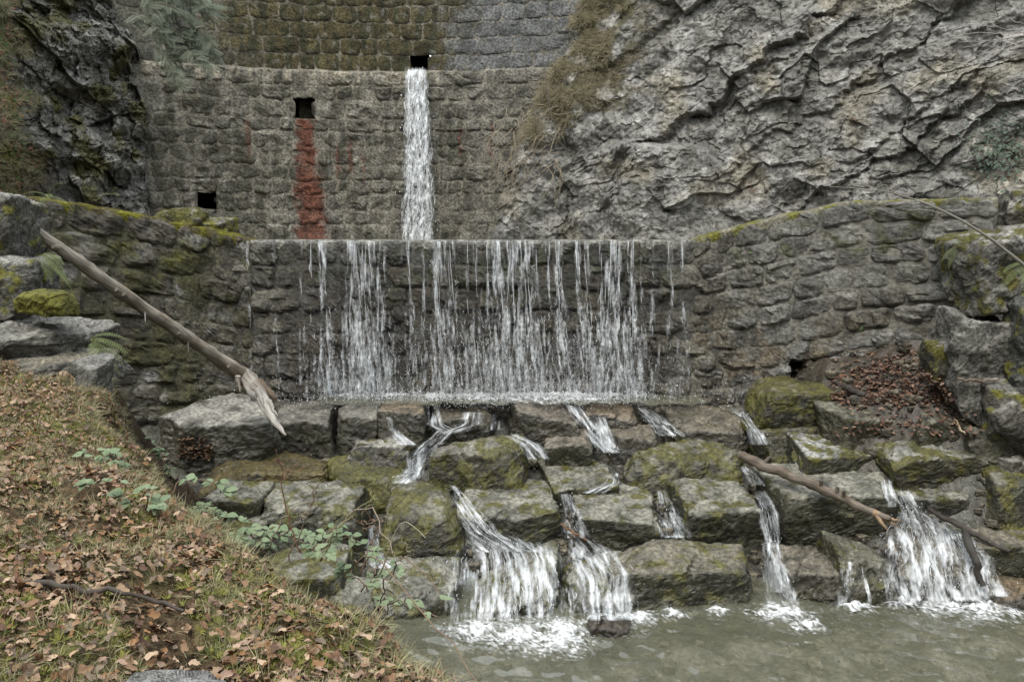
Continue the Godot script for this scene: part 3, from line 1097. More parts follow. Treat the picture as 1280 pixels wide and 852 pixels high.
func build_weir() -> void:
	crest_y = at(600, 301, 17.1).y
	weir_l = at(312, 300, 17.0).x
	weir_r = at(868, 300, 17.0).x
	var path := weir_path
	# --- the weir itself
	var yb := func(_s): return -2.05
	var yt := func(_s): return crest_y
	var rows := [0.0, 0.12, 0.24, 0.37, 0.49, 0.61, 0.74, 0.87, 1.0]
	var wet := func(p: Vector3, shade: float) -> Color:
		var t := noise_a.get_noise_2d(p.x * 0.8 + 4.0, p.y * 0.8) * 0.5 + 0.5
		var t2 := noise_b.get_noise_2d(p.x * 2.6, p.y * 1.4) * 0.5 + 0.5
		var c := Color(0.064, 0.055, 0.040) * lerpf(0.6, 1.35, shade)
		c = c.lerp(Color(0.05, 0.055, 0.03), ss(0.42, 0.62, t2) * ss(-0.4, 1.2, p.y) * 0.9)
		c = c.lerp(Color(0.14, 0.14, 0.14), ss(0.6, 0.8, t) * 0.5)
		c = c.lerp(Color(0.15, 0.14, 0.11) * lerpf(0.65, 1.25, shade), maxf(ss(weir_l + 1.6, weir_l, p.x + t2 * 0.8), ss(weir_r - 0.7, weir_r, p.x - t2 * 0.5 + 0.25)))
		return c
	var o := thing("weir_wall", Vector3.ZERO, "dark wet stone weir wall with a straight crest that water curtains over", "weir")
	masonry(o, path, yb, yt, rows, func(j): return Vector2(weir_l - 0.6 * hsh(j, 3, 1), weir_r + 0.6 * hsh(j, 5, 2)), Vector2(0.45, 0.95), func(_j): return 0.075, wet, M.wet_wall, [], Color(0.07, 0.07, 0.06), 0.008)
	wall_cap(o, path, yt, weir_l - 0.3, weir_r + 0.2, 0.7, func(p, _h): return Color(0.30, 0.29, 0.25) * (0.8 + 0.6 * noise_b.get_noise_2d(p.x * 3.0, p.z * 3.0)), M.wet_wall)
	# --- left wing, mossy, rising to the left
	var ltop := at(30, 246, 15.4).y
	var ll := at(0, 300, 14.8).x
	var yt_l := func(s):
		var f := clampf((weir_l - s) / (weir_l - at(30, 246, 15.4).x), 0, 1.3)
		return crest_y + (ltop - crest_y) * pow(f, 0.9) + 0.03 * noise_b.get_noise_1d(s * 2.0)
	var moss_l := func(p: Vector3, shade: float) -> Color:
		var t := noise_a.get_noise_2d(p.x * 0.9 + 70.0, p.y * 0.9) * 0.5 + 0.5
		var t2 := noise_b.get_noise_2d(p.x * 2.2, p.y * 2.2 + 20.0) * 0.5 + 0.5
		var c := Color(0.115, 0.105, 0.082) * lerpf(0.6, 1.3, shade)
		c = c.lerp(Color(0.26, 0.255, 0.24), ss(0.5, 0.68, t2) * ss(0.35, 0.6, shade) * 0.85)
		c = c.lerp(Color(0.065, 0.064, 0.026), ss(0.42, 0.6, t) * 0.85)
		c = c.lerp(Color(0.075, 0.068, 0.05), ss(weir_l - 1.4, weir_l, p.x + (t2 - 0.5) * 1.2) * 0.6)
		c = c.lerp(C_BRIGHT_MOSS * 0.7, ss(0.58, 0.68, t2 * 0.6 + t * 0.4) * ss(0.3, 1.6, p.y) * 0.8)
		return c
	var ol := thing("wing_wall", Vector3.ZERO, "mossy dark left wing wall of the weir, sloping up behind the leaning log", "retaining wall", "wing walls of the weir")
	masonry(ol, path, yb, yt_l, [0.0, 0.1, 0.2, 0.3, 0.41, 0.52, 0.63, 0.75, 0.88, 1.0], func(_j): return Vector2(ll, weir_l), Vector2(0.4, 1.0), func(_j): return 0.09, moss_l, M.wall, [], Color(0.10, 0.095, 0.06), 0.010)
	wall_cap(ol, path, yt_l, ll, weir_l, 0.8, func(p, _h): return C_BRIGHT_MOSS.lerp(Color(0.12, 0.10, 0.06), ss(0.45, 0.6, noise_b.get_noise_2d(p.x * 2.0, p.z * 2.0) * 0.5 + 0.5)), M.ground)
	# --- right wing, drier and paler
	var rr := at(1285, 300, 13.6).x
	var rtop := at(1060, 255, 15.9).y
	var yt_r := func(s):
		var f: float = clampf((s - weir_r) / (at(1060, 255, 15.9).x - weir_r), 0, 1.6)
		return crest_y + (rtop - crest_y) * minf(pow(f, 0.85), 1.08) + 0.025 * noise_b.get_noise_1d(s * 2.0 + 50.0)
	var yb_r := func(s): return -2.05 + ss(weir_r + 1.0, rr, s) * 0.9
	var grey_r := func(p: Vector3, shade: float) -> Color:
		var t := noise_a.get_noise_2d(p.x * 0.9 + 30.0, p.y * 0.9) * 0.5 + 0.5
		var t2 := noise_b.get_noise_2d(p.x * 2.4, p.y * 2.4 + 60.0) * 0.5 + 0.5
		var c := Color(0.19, 0.185, 0.165) * lerpf(0.65, 1.3, shade)
		c = c.lerp(Color(0.25, 0.245, 0.225), ss(0.58, 0.72, t2) * 0.8)
		c = c.lerp(Color(0.095, 0.075, 0.045), ss(0.45, 0.6, t) * ss(1.2, -0.6, p.y) * 0.8 * ss(0.2, 0.5, t2))
		c = c.lerp(Color(0.07, 0.075, 0.028), ss(0.55, 0.68, t2 * 0.5 + t * 0.5) * ss(0.2, 1.5, p.y) * 0.85)
		c = c.lerp(Color(0.09, 0.078, 0.055), ss(weir_r + 1.3, weir_r, p.x + (t2 - 0.5) * 1.4) * 0.7)
		c = c.lerp(Color(0.27, 0.22, 0.16), ss(0.6, 0.7, t) * ss(0.3, -0.8, p.y) * 0.6)
		return c
	var row_r := [0.0, 0.09, 0.18, 0.275, 0.375, 0.48, 0.58, 0.685, 0.79, 0.895, 1.0]
	var hs := at(1003, 440, 16.1).x
	var orr := thing("wing_wall", Vector3.ZERO, "grey tan right wing wall of the weir with a square drain hole near its foot", "retaining wall", "wing walls of the weir")
	masonry(orr, path, yb_r, yt_r, row_r, func(_j): return Vector2(weir_r, rr), Vector2(0.38, 0.85), func(_j): return 0.08, grey_r, M.wall, [[hs, hs + 0.42, 2]], Color(0.235, 0.22, 0.18))
	wall_cap(orr, path, yt_r, weir_r, rr, 0.7, func(p, _h): return Color(0.23, 0.215, 0.16).lerp(C_BRIGHT_MOSS, ss(0.5, 0.62, noise_b.get_noise_2d(p.x * 1.6, p.z) * 0.5 + 0.5)), M.wall)
	# still water above the weir
	var pos := PackedVector3Array()
	var col := PackedColorArray()
	for j in 30:
		for k in 80:
			var x := lerpf(-9.5, 7.0, k / 79.0)
			var d := lerpf(17.2, 23.8, j / 29.0)
			pos.append(Vector3(x, crest_y + 0.012 + noise_b.get_noise_2d(x * 2.0, d * 2.0) * 0.01, -d)); col.append(Color.WHITE)
	tag(put("basin_water", grid(80, 30, pos, col, true), M.pool), "shallow water standing behind the weir crest", "", "", "structure")
	var p2 := PackedVector3Array()
	var c2 := PackedColorArray()
	for j in 30:
		for k in 80:
			var x := lerpf(-9.5, 7.0, k / 79.0)
			var d := lerpf(17.5, 23.8, j / 29.0)
			p2.append(Vector3(x, crest_y - 0.3 + noise_b.get_noise_2d(x, d) * 0.1, -d)); c2.append(Color(0.12, 0.11, 0.08))
	tag(put("basin_bed", grid(80, 30, p2, c2, true), M.rock), "silted bed of the basin behind the weir", "", "", "structure")

# ------------------------------------------------------------------ boulders
func build_boulders() -> void:
	var pale := {"base": Color(0.12, 0.112, 0.09), "top": Color(0.36, 0.345, 0.30), "moss": 0.12, "algae": 0.7}
	var brown := {"base": Color(0.082, 0.074, 0.056), "top": Color(0.20, 0.175, 0.13), "moss": 0.05, "algae": 0.6, "wet": true}
	var mossy := {"base": Color(0.085, 0.078, 0.05), "top": Color(0.20, 0.19, 0.14), "moss": 0.54, "algae": 0.8}
	var block := {"base": Color(0.066, 0.064, 0.042), "top": Color(0.27, 0.26, 0.21), "moss": 0.40, "algae": 0.8, "cuts": 3, "p": 26.0, "fz": -0.15, "cut0": 0.82}
	var B := [
		[192, 488, 362, 562, "largest pale flat boulder, under the forked end of the leaning log", pale, {"depth": 1.6, "cuts": 6, "tz": 0.25}],
		[337, 499, 425, 549, "grey block boulder just right of the forked log end, below the weir", pale, {"top": Color(0.24, 0.225, 0.19), "cuts": 4}],
		[418, 499, 476, 546, "short grey block joined to the grey block by the log end", pale, {"top": Color(0.24, 0.225, 0.19), "cuts": 4}],
		[446, 491, 494, 514, "low round dark boulder at the very foot of the weir curtain", brown, {"base": Color(0.08, 0.075, 0.065), "dd": 0.5}],
		[472, 498, 535, 552, "brown wet boulder with a cleft, left of the first small cascade", brown, {"top": Color(0.24, 0.19, 0.13)}],
		[539, 504, 620, 538, "flat brown wet boulder with a dark stick lying across it", brown, {"cuts": 5}],
		[553, 494, 617, 510, "thin dark slab behind the dark stick at the weir foot", brown, {"dd": 0.4}],
		[624, 490, 728, 550, "wedge shaped brown boulder with a dark left end, mid weir foot", brown, {"top": Color(0.23, 0.20, 0.16), "tx": 0.22, "rough": 0.08}],
		[706, 494, 806, 537, "long brown boulder with white flecks beside the foaming chute", brown, {"top": Color(0.25, 0.20, 0.14)}],
		[677, 535, 749, 574, "square brown block between two foaming chutes", block, {"top": Color(0.22, 0.19, 0.15), "wet": true, "moss": 0.15}],
		[755, 528, 822, 560, "small dark brown boulder right of the foaming chute", brown, {}],
		[779, 473, 898, 512, "long dark brown boulder at the right end of the water curtain", brown, {"rough": 0.13}],
		[823, 500, 946, 560, "broad sloping wet brown boulder with olive moss spots", brown, {"moss": 0.28, "depth": 1.7, "tz": 0.35}],
		[926, 467, 1064, 522, "big smooth olive green boulder with a white lime edge, near the drain hole", mossy, {"moss": 0.6, "top": Color(0.14, 0.125, 0.07), "rough": 0.06, "d": 15.0, "sink": 0.5}],
		[939, 513, 1050, 560, "flat olive boulder below the big smooth green one", mossy, {"moss": 0.45, "depth": 1.4}],
		[1060, 457, 1150, 498, "pale flat slab boulder among dead leaves right of the drain hole", pale, {"d": 14.9, "top": Color(0.24, 0.235, 0.20), "sink": 0.4, "depth": 1.3}],
		[1025, 496, 1160, 538, "long low olive boulder with a twig on top, under the pale slab", mossy, {"moss": 0.3, "depth": 1.2}],
		[1138, 507, 1199, 538, "small grey boulder ringed by dead leaves", mossy, {"moss": 0.25}],
		[1193, 506, 1292, 566, "grey cracked boulder at the right edge below the leaf scree", mossy, {"moss": 0.3, "rough": 0.13}],
		[1175, 490, 1292, 511, "low dark ledge stone along the foot of the leaf scree", mossy, {"moss": 0.4}],
		[985, 533, 1107, 593, "block boulder with a pale dry top and a bright moss rim", block, {"moss": 0.45, "mossc": Color(0.115, 0.108, 0.02), "top": Color(0.40, 0.39, 0.36)}],
		[1090, 529, 1251, 596, "wide mossy boulder with a pale bare streak along its top", mossy, {"mossc": Color(0.105, 0.098, 0.022), "top": Color(0.30, 0.29, 0.25)}],
		[1238, 558, 1292, 582, "pale low stone squeezed between two mossy boulders at the right", pale, {}],
		[1227, 576, 1296, 640, "rounded mossy boulder cut off by the right edge", mossy, {"p": 8.0}],
		[1104, 584, 1232, 636, "flat slab with a dark broken front beside the right cascade", block, {"base": Color(0.085, 0.08, 0.07), "rough": 0.13}],
		[950, 573, 1128, 674, "largest block boulder of the right side, under the fallen branch", block, {"depth": 1.5, "moss": 0.3}],
		[531, 533, 664, 606, "big mossy pyramid boulder in the middle of the ramp", mossy, {"cut0": 0.58, "top": Color(0.26, 0.245, 0.20), "depth": 1.4, "tz": 0.4, "p": 11.0}],
		[432, 538, 520, 578, "pale cracked boulder with a moss fringe left of the first cascade", pale, {"moss": 0.4, "tz": 0.35}],
		[256, 558, 418, 606, "flat ochre moss slab below the largest pale boulder", mossy, {"moss": 0.72, "mossc": Color(0.115, 0.088, 0.028), "depth": 1.5, "cuts": 4}],
		[404, 564, 456, 584, "small round moss cushion stone", mossy, {"moss": 0.85, "p": 6.0}],
		[408, 572, 516, 612, "dark mossy twin humped boulder left of the cascade", mossy, {"moss": 0.7, "p": 8.0}],
		[253, 593, 338, 676, "dark mossy block beside the bramble bank", block, {"moss": 0.4}],
		[320, 592, 472, 686, "big pale topped block behind the thin red twigs", block, {"depth": 1.7}],
		[468, 597, 585, 684, "big round mossy boulder left of the middle fall", mossy, {"p": 7.0, "moss": 0.5, "depth": 1.3, "tz": 0.3}],
		[565, 594, 712, 664, "broad flat topped block between the middle fall and the narrow fall", block, {"depth": 1.75, "tx": 0.05}],
		[670, 569, 772, 618, "flat wet slab above the narrow fall", block, {"depth": 1.5, "wet": true}],
		[768, 542, 932, 604, "big ridged mossy boulder left of the fallen branch", mossy, {"cut0": 0.6, "p": 9.0, "rough": 0.13, "depth": 1.4}],
		[712, 599, 830, 674, "square block between the narrow fall and the split fall", block, {"depth": 1.7}],
		[831, 591, 957, 672, "square block with a thin water film, right of the split fall", block, {"depth": 1.7}],
		[573, 668, 712, 796, "boulder hidden under the wide lower fall, left half", block, {"wet": true, "depth": 1.7, "tz": 0.5, "p": 7.0, "cut0": 0.6}],
		[690, 676, 796, 782, "boulder hidden under the wide lower fall, right half", block, {"wet": true, "depth": 1.6, "tz": 0.4, "p": 7.0, "cut0": 0.6}],
		[753, 670, 964, 772, "largest front boulder at the pool edge, dark and wet faced", block, {"wet": true, "depth": 0.95, "moss": 0.42, "top": Color(0.20, 0.18, 0.13), "cuts": 5, "fz": 0.1}],
		[967, 677, 1070, 762, "brown wet boulder with thin trickles at the pool edge", brown, {"moss": 0.2, "tx": -0.1}],
		[1024, 659, 1118, 760, "leaning mossy boulder left of the right cascade", mossy, {"wet": true, "moss": 0.35, "tx": 0.3}],
		[1092, 652, 1240, 752, "boulder hidden under the right cascade", brown, {"depth": 1.5, "tz": 0.4, "p": 7.0}],
		[1233, 710, 1300, 768, "brown wet boulder at the right edge of the pool", brown, {"p": 7.0, "top": Color(0.22, 0.16, 0.09)}],
		[1168, 632, 1300, 718, "wide slab with a brown stained top at the far right", block, {"depth": 1.4, "top": Color(0.20, 0.175, 0.13)}],
		[455, 686, 577, 800, "dark wet block at the left end of the lower fall", block, {"wet": true, "moss": 0.4, "depth": 1.4}],
		[734, 761, 791, 800, "small dark wet rock standing in the foam of the pool", brown, {"base": Color(0.075, 0.06, 0.045), "top": Color(0.09, 0.075, 0.055), "d": 10.9, "p": 9.0, "cut0": 0.6, "sink": 0.18, "depth": 0.5}],
		[701, 800, 719, 814, "tiny dark stone in the foam below the wide fall", brown, {"d": 10.7, "sink": 0.06, "n": 12}],
		[729, 798, 748, 816, "tiny brown stone in the foam, next to the small wet rock", brown, {"d": 10.7, "sink": 0.06, "n": 12}],
		[709, 762, 737, 784, "small olive stone at the foot of the wide fall", brown, {"dd": -0.15, "n": 12}],
		[318, 672, 452, 772, "low dark mossy boulder wedged between the bank and the pool", block, {"moss": 0.5, "depth": 1.2}],
		[392, 716, 484, 806, "dark boulder at the pool's left corner, behind the bramble canes", block, {"wet": true, "moss": 0.35, "depth": 1.0}],
		[236, 640, 330, 736, "dark mossy boulder buried in the side of the bank", block, {"moss": 0.5, "depth": 1.2}],
	]
	for e in B:
		var o: Dictionary = e[5].duplicate()
		o.merge(e[6], true)
		o.p = minf(float(o.get("p", 22.0)) * 1.3, 30.0)
		if not o.has("n"): o.n = 40 if e[2] - e[0] > 85 else 28
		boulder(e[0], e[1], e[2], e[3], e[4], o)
	# loose stones between the boulders
	for v in 3:
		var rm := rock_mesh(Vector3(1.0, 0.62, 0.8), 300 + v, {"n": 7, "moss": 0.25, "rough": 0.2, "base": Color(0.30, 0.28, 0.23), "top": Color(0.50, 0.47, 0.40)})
		var rw := []
		var rc := []
		for k in 1400:
			var x := rng.randf_range(-6.5, 9.5)
			var d := rng.randf_range(8.0, 16.9)
			if d < 11.5 and rng.randf() < 0.7: continue
			var s := 0.03 + 0.10 * pow(rng.randf(), 2.5)
			rw.append(Transform3D(Basis(Vector3.UP, rng.randf() * TAU) * Basis.from_scale(Vector3.ONE * s), Vector3(x, ground(x, d) - bed_drop(x, d) + s * 0.2, -d)))
			rc.append(vary(Color(0.40, 0.37, 0.31), 0.4))
		scatter("rubble", rm, M.boulder, rw, rc, "loose stones and gravel between the boulders")
	# dry rocks: the pile at the left behind the bank
	var grey := {"base": Color(0.19, 0.183, 0.16), "top": Color(0.32, 0.31, 0.275), "moss": 0.42, "mossc": C_BRIGHT_MOSS, "algae": 0.3, "dry": true, "group": "rocks piled behind the bank", "cat": "rock", "name": "rock", "rough": 0.17, "sink": 0.3, "n": 36}
	var L := [
		[-70, 236, 42, 326, "pale jagged rock on top of the left pile", {"d": 10.9, "tx": -0.5}],
		[-75, 312, 64, 378, "mossy pale rock under the jagged top rock of the left pile", {"d": 10.5}],
		[20, 358, 88, 390, "small flat slab capped with bright green moss in the left pile", {"d": 10.15, "moss": 0.95, "sink": 0.1, "n": 24, "p": 9.0}],
		[-80, 376, 118, 452, "broad grey domed rock in the middle of the left pile", {"d": 10.0, "moss": 0.2, "tx": 0.15, "tz": 0.3}],
		[-60, 424, 130, 474, "long flat slab at the bottom of the left pile", {"d": 9.7, "top": Color(0.25, 0.225, 0.17), "moss": 0.15, "cuts": 4}],
		[92, 440, 134, 474, "small lumpy grey stone at the end of the flat slab", {"d": 9.5, "n": 18, "moss": 0.1}],
	]
	for e in L:
		var o: Dictionary = grey.duplicate()
		o.merge(e[5], true)
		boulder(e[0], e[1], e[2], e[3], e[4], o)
	# rocks at the right, where the wing wall ends
	var R := [
		[1186, 272, 1300, 378, "big mossy rock leaning over the end of the right wing wall", {"d": 13.5, "moss": 0.5, "mossc": C_MOSS, "tx": -0.2}],
		[1178, 378, 1268, 466, "pale grey rock below the big mossy one at the right", {"d": 13.4, "moss": 0.2, "sink": 0.9}],
		[1256, 352, 1330, 478, "dark rock at the right edge behind a fern", {"d": 13.0, "sink": 0.9, "base": Color(0.11, 0.11, 0.10), "top": Color(0.14, 0.14, 0.12)}],
		[1158, 420, 1192, 462, "small dark mossy stone at the foot of the right rocks", {"d": 13.9, "n": 18, "moss": 0.6, "mossc": C_MOSS, "base": Color(0.10, 0.095, 0.07)}],
		[1225, 455, 1330, 500, "low rock under the dark rock at the right edge", {"d": 12.9, "sink": 0.9, "base": Color(0.14, 0.13, 0.11)}],
		[1248, 232, 1340, 300, "weathered block above the big mossy rock, at the right edge", {"d": 14.2, "moss": 0.4, "mossc": C_MOSS, "base": Color(0.13, 0.12, 0.10)}],
	]
	for e in R:
		var o: Dictionary = grey.duplicate()
		o.merge({"group": "rocks by the right wing wall", "sink": 0.5})
		o.group = "rocks by the right wing wall"
		o.merge(e[5], true)
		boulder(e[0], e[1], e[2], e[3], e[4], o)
	var W := [
		[190, 258, 258, 300, "mossy stone on the left wing wall, behind its sloping top", {"d": 16.9, "moss": 0.6, "mossc": C_MOSS, "base": Color(0.10, 0.09, 0.07)}],
		[225, 270, 292, 304, "low pale brown stone where the left wing wall meets the crest", {"d": 17.3, "moss": 0.55, "base": Color(0.14, 0.12, 0.08)}],
	]
	for e in W:
		var o: Dictionary = grey.duplicate()
		o.merge({"n": 22}, true)
		o.group = "stones on the left wing wall"
		o.merge(e[5], true)
		boulder(e[0], e[1], e[2], e[3], e[4], o)
	var fr := bank_y(-1.15, -2.95)
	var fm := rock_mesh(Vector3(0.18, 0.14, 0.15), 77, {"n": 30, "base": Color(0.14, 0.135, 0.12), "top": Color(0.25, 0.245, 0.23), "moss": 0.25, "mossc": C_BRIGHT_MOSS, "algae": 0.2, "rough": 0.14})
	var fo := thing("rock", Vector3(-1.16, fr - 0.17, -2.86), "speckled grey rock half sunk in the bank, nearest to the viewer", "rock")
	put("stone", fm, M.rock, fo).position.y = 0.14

# ------------------------------------------------------------------ water
func build_water() -> void:
	# jet from the upper spout
	var top := at(520, 84, 23.2)
	var bot := at(521, 303, 22.2)
	var jet := thing("waterfall", Vector3.ZERO, "single white jet of water falling from the spout of the upper wall", "", "", "structure")
	var jf := func(f: float, a: float) -> Vector3:
		var p := top.lerp(bot, f)
		p.z = top.z + 0.95 * pow(f, 0.55) - 0.05
		p.x += a * lerpf(0.23, 0.40, pow(f, 0.7)) + 0.04 * sin(f * 3.0)
		return p
	var b := MB.new()
	strands(b, jf, 160, Vector2(0.02, 0.07), Vector2(0.004, 0.010), 0.8, 0.05, 0.9)
	for k in 2:
		put("water_sheet", sheet(func(f, a): return jf.call(f, a * (0.92 + 0.1 * k)) + Vector3(0, 0, -0.12 * k), 60, 170, 7.0, 8.0, func(f, _a): return 0.55 - 0.22 * f, 0.07), M.foam, jet)
	put("falling_water", b.mesh(), M.water, jet)
	drops(jet, "water_drops", jf, 800, Vector2(0.004, 0.010), 0.8, Vector3(0.04, 0.02, 0.05), 3.0)
	# the curtain over the weir: [photo x, spread top, spread bottom, shift at bottom, strength, starts white at]
	var cl := [[405, 5, 16, 8, 1.0], [440, 8, 26, 4, 1.5], [455, 12, 34, 10, 1.5], [474, 9, 24, 8, 0.7], [512, 3, 13, 10, 0.5], [546, 7, 20, 10, 1.3], [562, 8, 26, 12, 0.7],
		[584, 2, 12, 6, 0.35], [594, 3, 18, 8, 0.6], [622, 8, 24, 6, 1.2], [640, 9, 24, 4, 1.5], [656, 8, 24, 8, 1.4], [668, 4, 20, 12, 0.7], [697, 6, 18, 14, 1.3], [721, 4, 18, 16, 0.9], [732, 3, 14, 10, 0.6],
		[762, 7, 20, -2, 1.4], [770, 5, 18, 12, 0.9], [788, 5, 16, 8, 0.9], [800, 2, 10, 6, 0.15], [814, 3, 12, 4, 0.28], [836, 4, 14, 6, 0.28], [852, 3, 10, 4, 0.26], [312, 2, 4, 4, 0.14], [345, 2, 5, 2, 0.10], [378, 2, 8, 3, 0.20], [390, 2, 8, 5, 0.25], [530, 2, 12, 3, 0.25], [610, 2, 14, 3, 0.4], [685, 2, 14, 2, 0.3], [750, 2, 14, 2, 0.35]]
	var cur := thing("waterfall", Vector3.ZERO, "wide curtain of white water strands falling over the straight weir", "", "", "structure")
	var pxm := 17.0 / FOCAL
	var cb := MB.new()
	for e in cl:
		var x0: float = at(e[0], 300, 17.0).x
		var st: float = e[4]
		var sh: float = e[3]
		var ph := rng.randf() * 40.0
		var cf := func(f: float, a: float) -> Vector3:
			var g := pow(f, 1.4)
			var sp: float = lerpf(e[1], e[2] * 0.72, ss(0.28, 0.8, f)) * pxm
			var x: float = x0 + sh * pxm * g + a * sp + noise_b.get_noise_2d(f * 3.0 + ph, a * 3.0) * 0.05 * f
			return Vector3(x, lerpf(crest_y + 0.03, FOOT_Y - 0.05, f), -17.0 + 0.10 + 0.22 * sqrt(f) + 0.25 * ss(0.4, 1.0, f) * absf(noise_b.get_noise_2d(a * 9.0 + ph, 3.0)))
		var wb := (e[2] as float) * pxm * 2.3
		if st > 0.09:
			put("water_sheet", sheet(cf, clampi(int(wb / 0.012), 12, 100), 190, 9.0, 3.2, func(f, _a): return (0.06 if st > 0.85 else (-0.12 if st > 0.3 else -0.26)) + 0.20 * ss(0.3, 0.75, f) * sqrt(st) + 0.22 * ss(0.45, 0.1, f), 0.05), M.foam, cur)
		strands(cb, func(f, a): return cf.call(f, a * 0.6), int(5 * st) + (1 if st > 0.28 else 0), Vector2(0.08, 0.25), Vector2(0.002, 0.005), 2.2, 0.008, 0.95)
		strands(cb, cf, int(7 * st) + 2, Vector2(0.02, 0.09), Vector2(0.002, 0.006), 0.6, 0.03, 0.9)
		strands(cb, func(f, a): return cf.call(f, a * 1.6), int(7 * st) + 2, Vector2(0.015, 0.05), Vector2(0.002, 0.005), 0.45, 0.06, 0.85)
		drops(cur, "water_drops", func(f, a): return cf.call(f, a * 1.5), int(28 * st), Vector2(0.002, 0.005), 0.5, Vector3(0.07, 0.04, 0.06), 3.0)
	var veil := func(f: float, a: float) -> Vector3:
		return Vector3(lerpf(at(395, 300, 17.0).x, at(815, 300, 17.0).x, a * 0.5 + 0.5), lerpf(crest_y + 0.02, FOOT_Y - 0.03, f), -16.93 + 0.16 * sqrt(f))
	put("water_sheet", sheet(veil, 420, 120, 6.0, 2.5, func(f, _a): return -0.50 + 0.40 * ss(0.4, 1.0, f), 0.03), M.foam, cur)
	put("falling_water", cb.mesh(), M.water, cur)
	var mist := func(f: float, a: float) -> Vector3:
		return Vector3(lerpf(at(380, 300, 17.0).x, at(870, 300, 17.0).x, 0.5 + a * 0.42), lerpf(0.3, FOOT_Y, f), -16.75)
	drops(cur, "water_drops", mist, 3000, Vector2(0.003, 0.006), 0.25, Vector3(0.9, 0.1, 0.12), 3.0)
	drops(cur, "spray_drops", func(_f, a): return mist.call(1.0, a) + Vector3(0, 0.02, 0.12), 2600, Vector2(0.004, 0.010), 1.0, Vector3(0.9, 0.09, 0.16), 1.6)
	# lip of water along the crest
	# cascades between the boulders
	cascade("small stream winding down left of the big mossy pyramid boulder", [[541, 506, 6], [545, 532, 9], [556, 538, 12], [528, 566, 12], [519, 598, 9]], 260, 300)
	cascade("little fall through the gap left of the wedge shaped boulder", [[624, 498, 8], [623, 515, 7], [621, 538, 9]], 130, 120)
	cascade("foaming chute right of the wedge shaped boulder", [[690, 494, 26], [718, 505, 12], [738, 533, 10], [752, 552, 12], [768, 566, 18]], 420, 500)
	cascade("trickle behind the square brown block", [[640, 542, 8], [662, 556, 14], [674, 574, 14]], 150, 150)
	cascade("short white chute right of the long brown boulder", [[800, 508, 6], [818, 522, 13], [840, 545, 18]], 260, 260)
	cascade("thin stream between the broad wet boulder and the green boulder", [[900, 492, 8], [920, 510, 8], [940, 533, 6], [952, 556, 16]], 160, 120)
	cascade("middle fall pouring past the big round mossy boulder", [[566, 606, 4], [582, 632, 12], [604, 664, 20], [640, 690, 50]], 420, 300)
	cascade("wide lower fall veiling two boulders, running into the pool", [[630, 676, 44], [636, 700, 66], [640, 740, 74], [640, 796, 78]], 1500, 1500, Vector2(0.002, 0.006), Vector2(0.03, 0.12))
	cascade("right shoulder of the wide lower fall", [[724, 672, 14], [740, 690, 30], [756, 720, 34], [764, 775, 32]], 420, 350)
	cascade("narrow fall beside a broken twig", [[706, 616, 6], [715, 642, 11], [722, 672, 18]], 190, 130)
	cascade("split fall between two square blocks", [[826, 612, 5], [834, 640, 12], [846, 672, 20]], 230, 160)
	cascade("slender bent fall under the fallen branch", [[950, 612, 7], [960, 640, 12], [966, 676, 10], [968, 700, 14], [972, 730, 16], [980, 762, 24]], 420, 300)
	cascade("broad right cascade veiling a boulder", [[1128, 612, 7], [1144, 640, 18], [1160, 665, 52], [1168, 700, 62], [1178, 752, 66]], 1500, 1300, Vector2(0.002, 0.006), Vector2(0.03, 0.12))
	cascade("side arm of the right cascade behind a dark branch", [[1200, 668, 10], [1222, 695, 16], [1240, 745, 20]], 240, 200)
	cascade("pair of thin trickles on the brown wet boulder", [[1058, 700, 6], [1057, 725, 9], [1056, 756, 9]], 50, 40)
	cascade("single thin trickle on the leaning mossy boulder", [[1078, 711, 2], [1084, 735, 2], [1088, 758, 3]], 22, 10)
	cascade("small spill left of the dark wet block", [[466, 655, 4], [468, 690, 12], [480, 710, 16]], 90, 80)
	cascade("trickle between the pale cracked boulder and the brown cleft boulder", [[484, 520, 5], [492, 540, 8], [510, 556, 12]], 60, 40)
	cascade("film of water slipping over the flat brown boulder", [[590, 514, 12], [588, 530, 14], [560, 542, 14]], 80, 40)
	cascade("trickle between the mossy ridged boulder and the flat slab", [[768, 590, 5], [764, 604, 10], [740, 616, 14]], 60, 30)
	cascade("splashing spill beside the small round moss stone", [[516, 566, 7], [518, 586, 9], [500, 604, 16]], 60, 40)
	cascade("white water sliding behind the small dark brown boulder", [[748, 520, 7], [756, 540, 9], [760, 560, 12]], 60, 40)
	cascade("spill between the largest front boulder and the brown wet boulder", [[958, 676, 8], [966, 700, 9], [968, 740, 10]], 60, 40)
	cascade("trickle over the flat slab beside the right cascade", [[1108, 598, 6], [1112, 620, 8], [1120, 634, 10]], 50, 30)
	cascade("trickle under the snapped end of the fallen branch", [[930, 582, 5], [940, 594, 8], [948, 606, 8]], 60, 40)
	# water and foam at the weir's foot
	var wp := PackedVector3Array()
	var wc := PackedColorArray()
	for j in 24:
		for k in 150:
			var x := lerpf(at(395, 500, 16.5).x, at(880, 500, 16.5).x, k / 149.0)
			var d := lerpf(16.15 + 0.2 * noise_b.get_noise_1d(x * 1.5), 17.1, j / 23.0)
			wp.append(Vector3(x, FOOT_Y + noise_b.get_noise_2d(x * 3.0, d * 3.0) * 0.03, -d)); wc.append(Color.WHITE)
	tag(put("foot_water", grid(150, 24, wp, wc, true), M.pool), "shallow churning water at the foot of the weir", "", "", "structure")
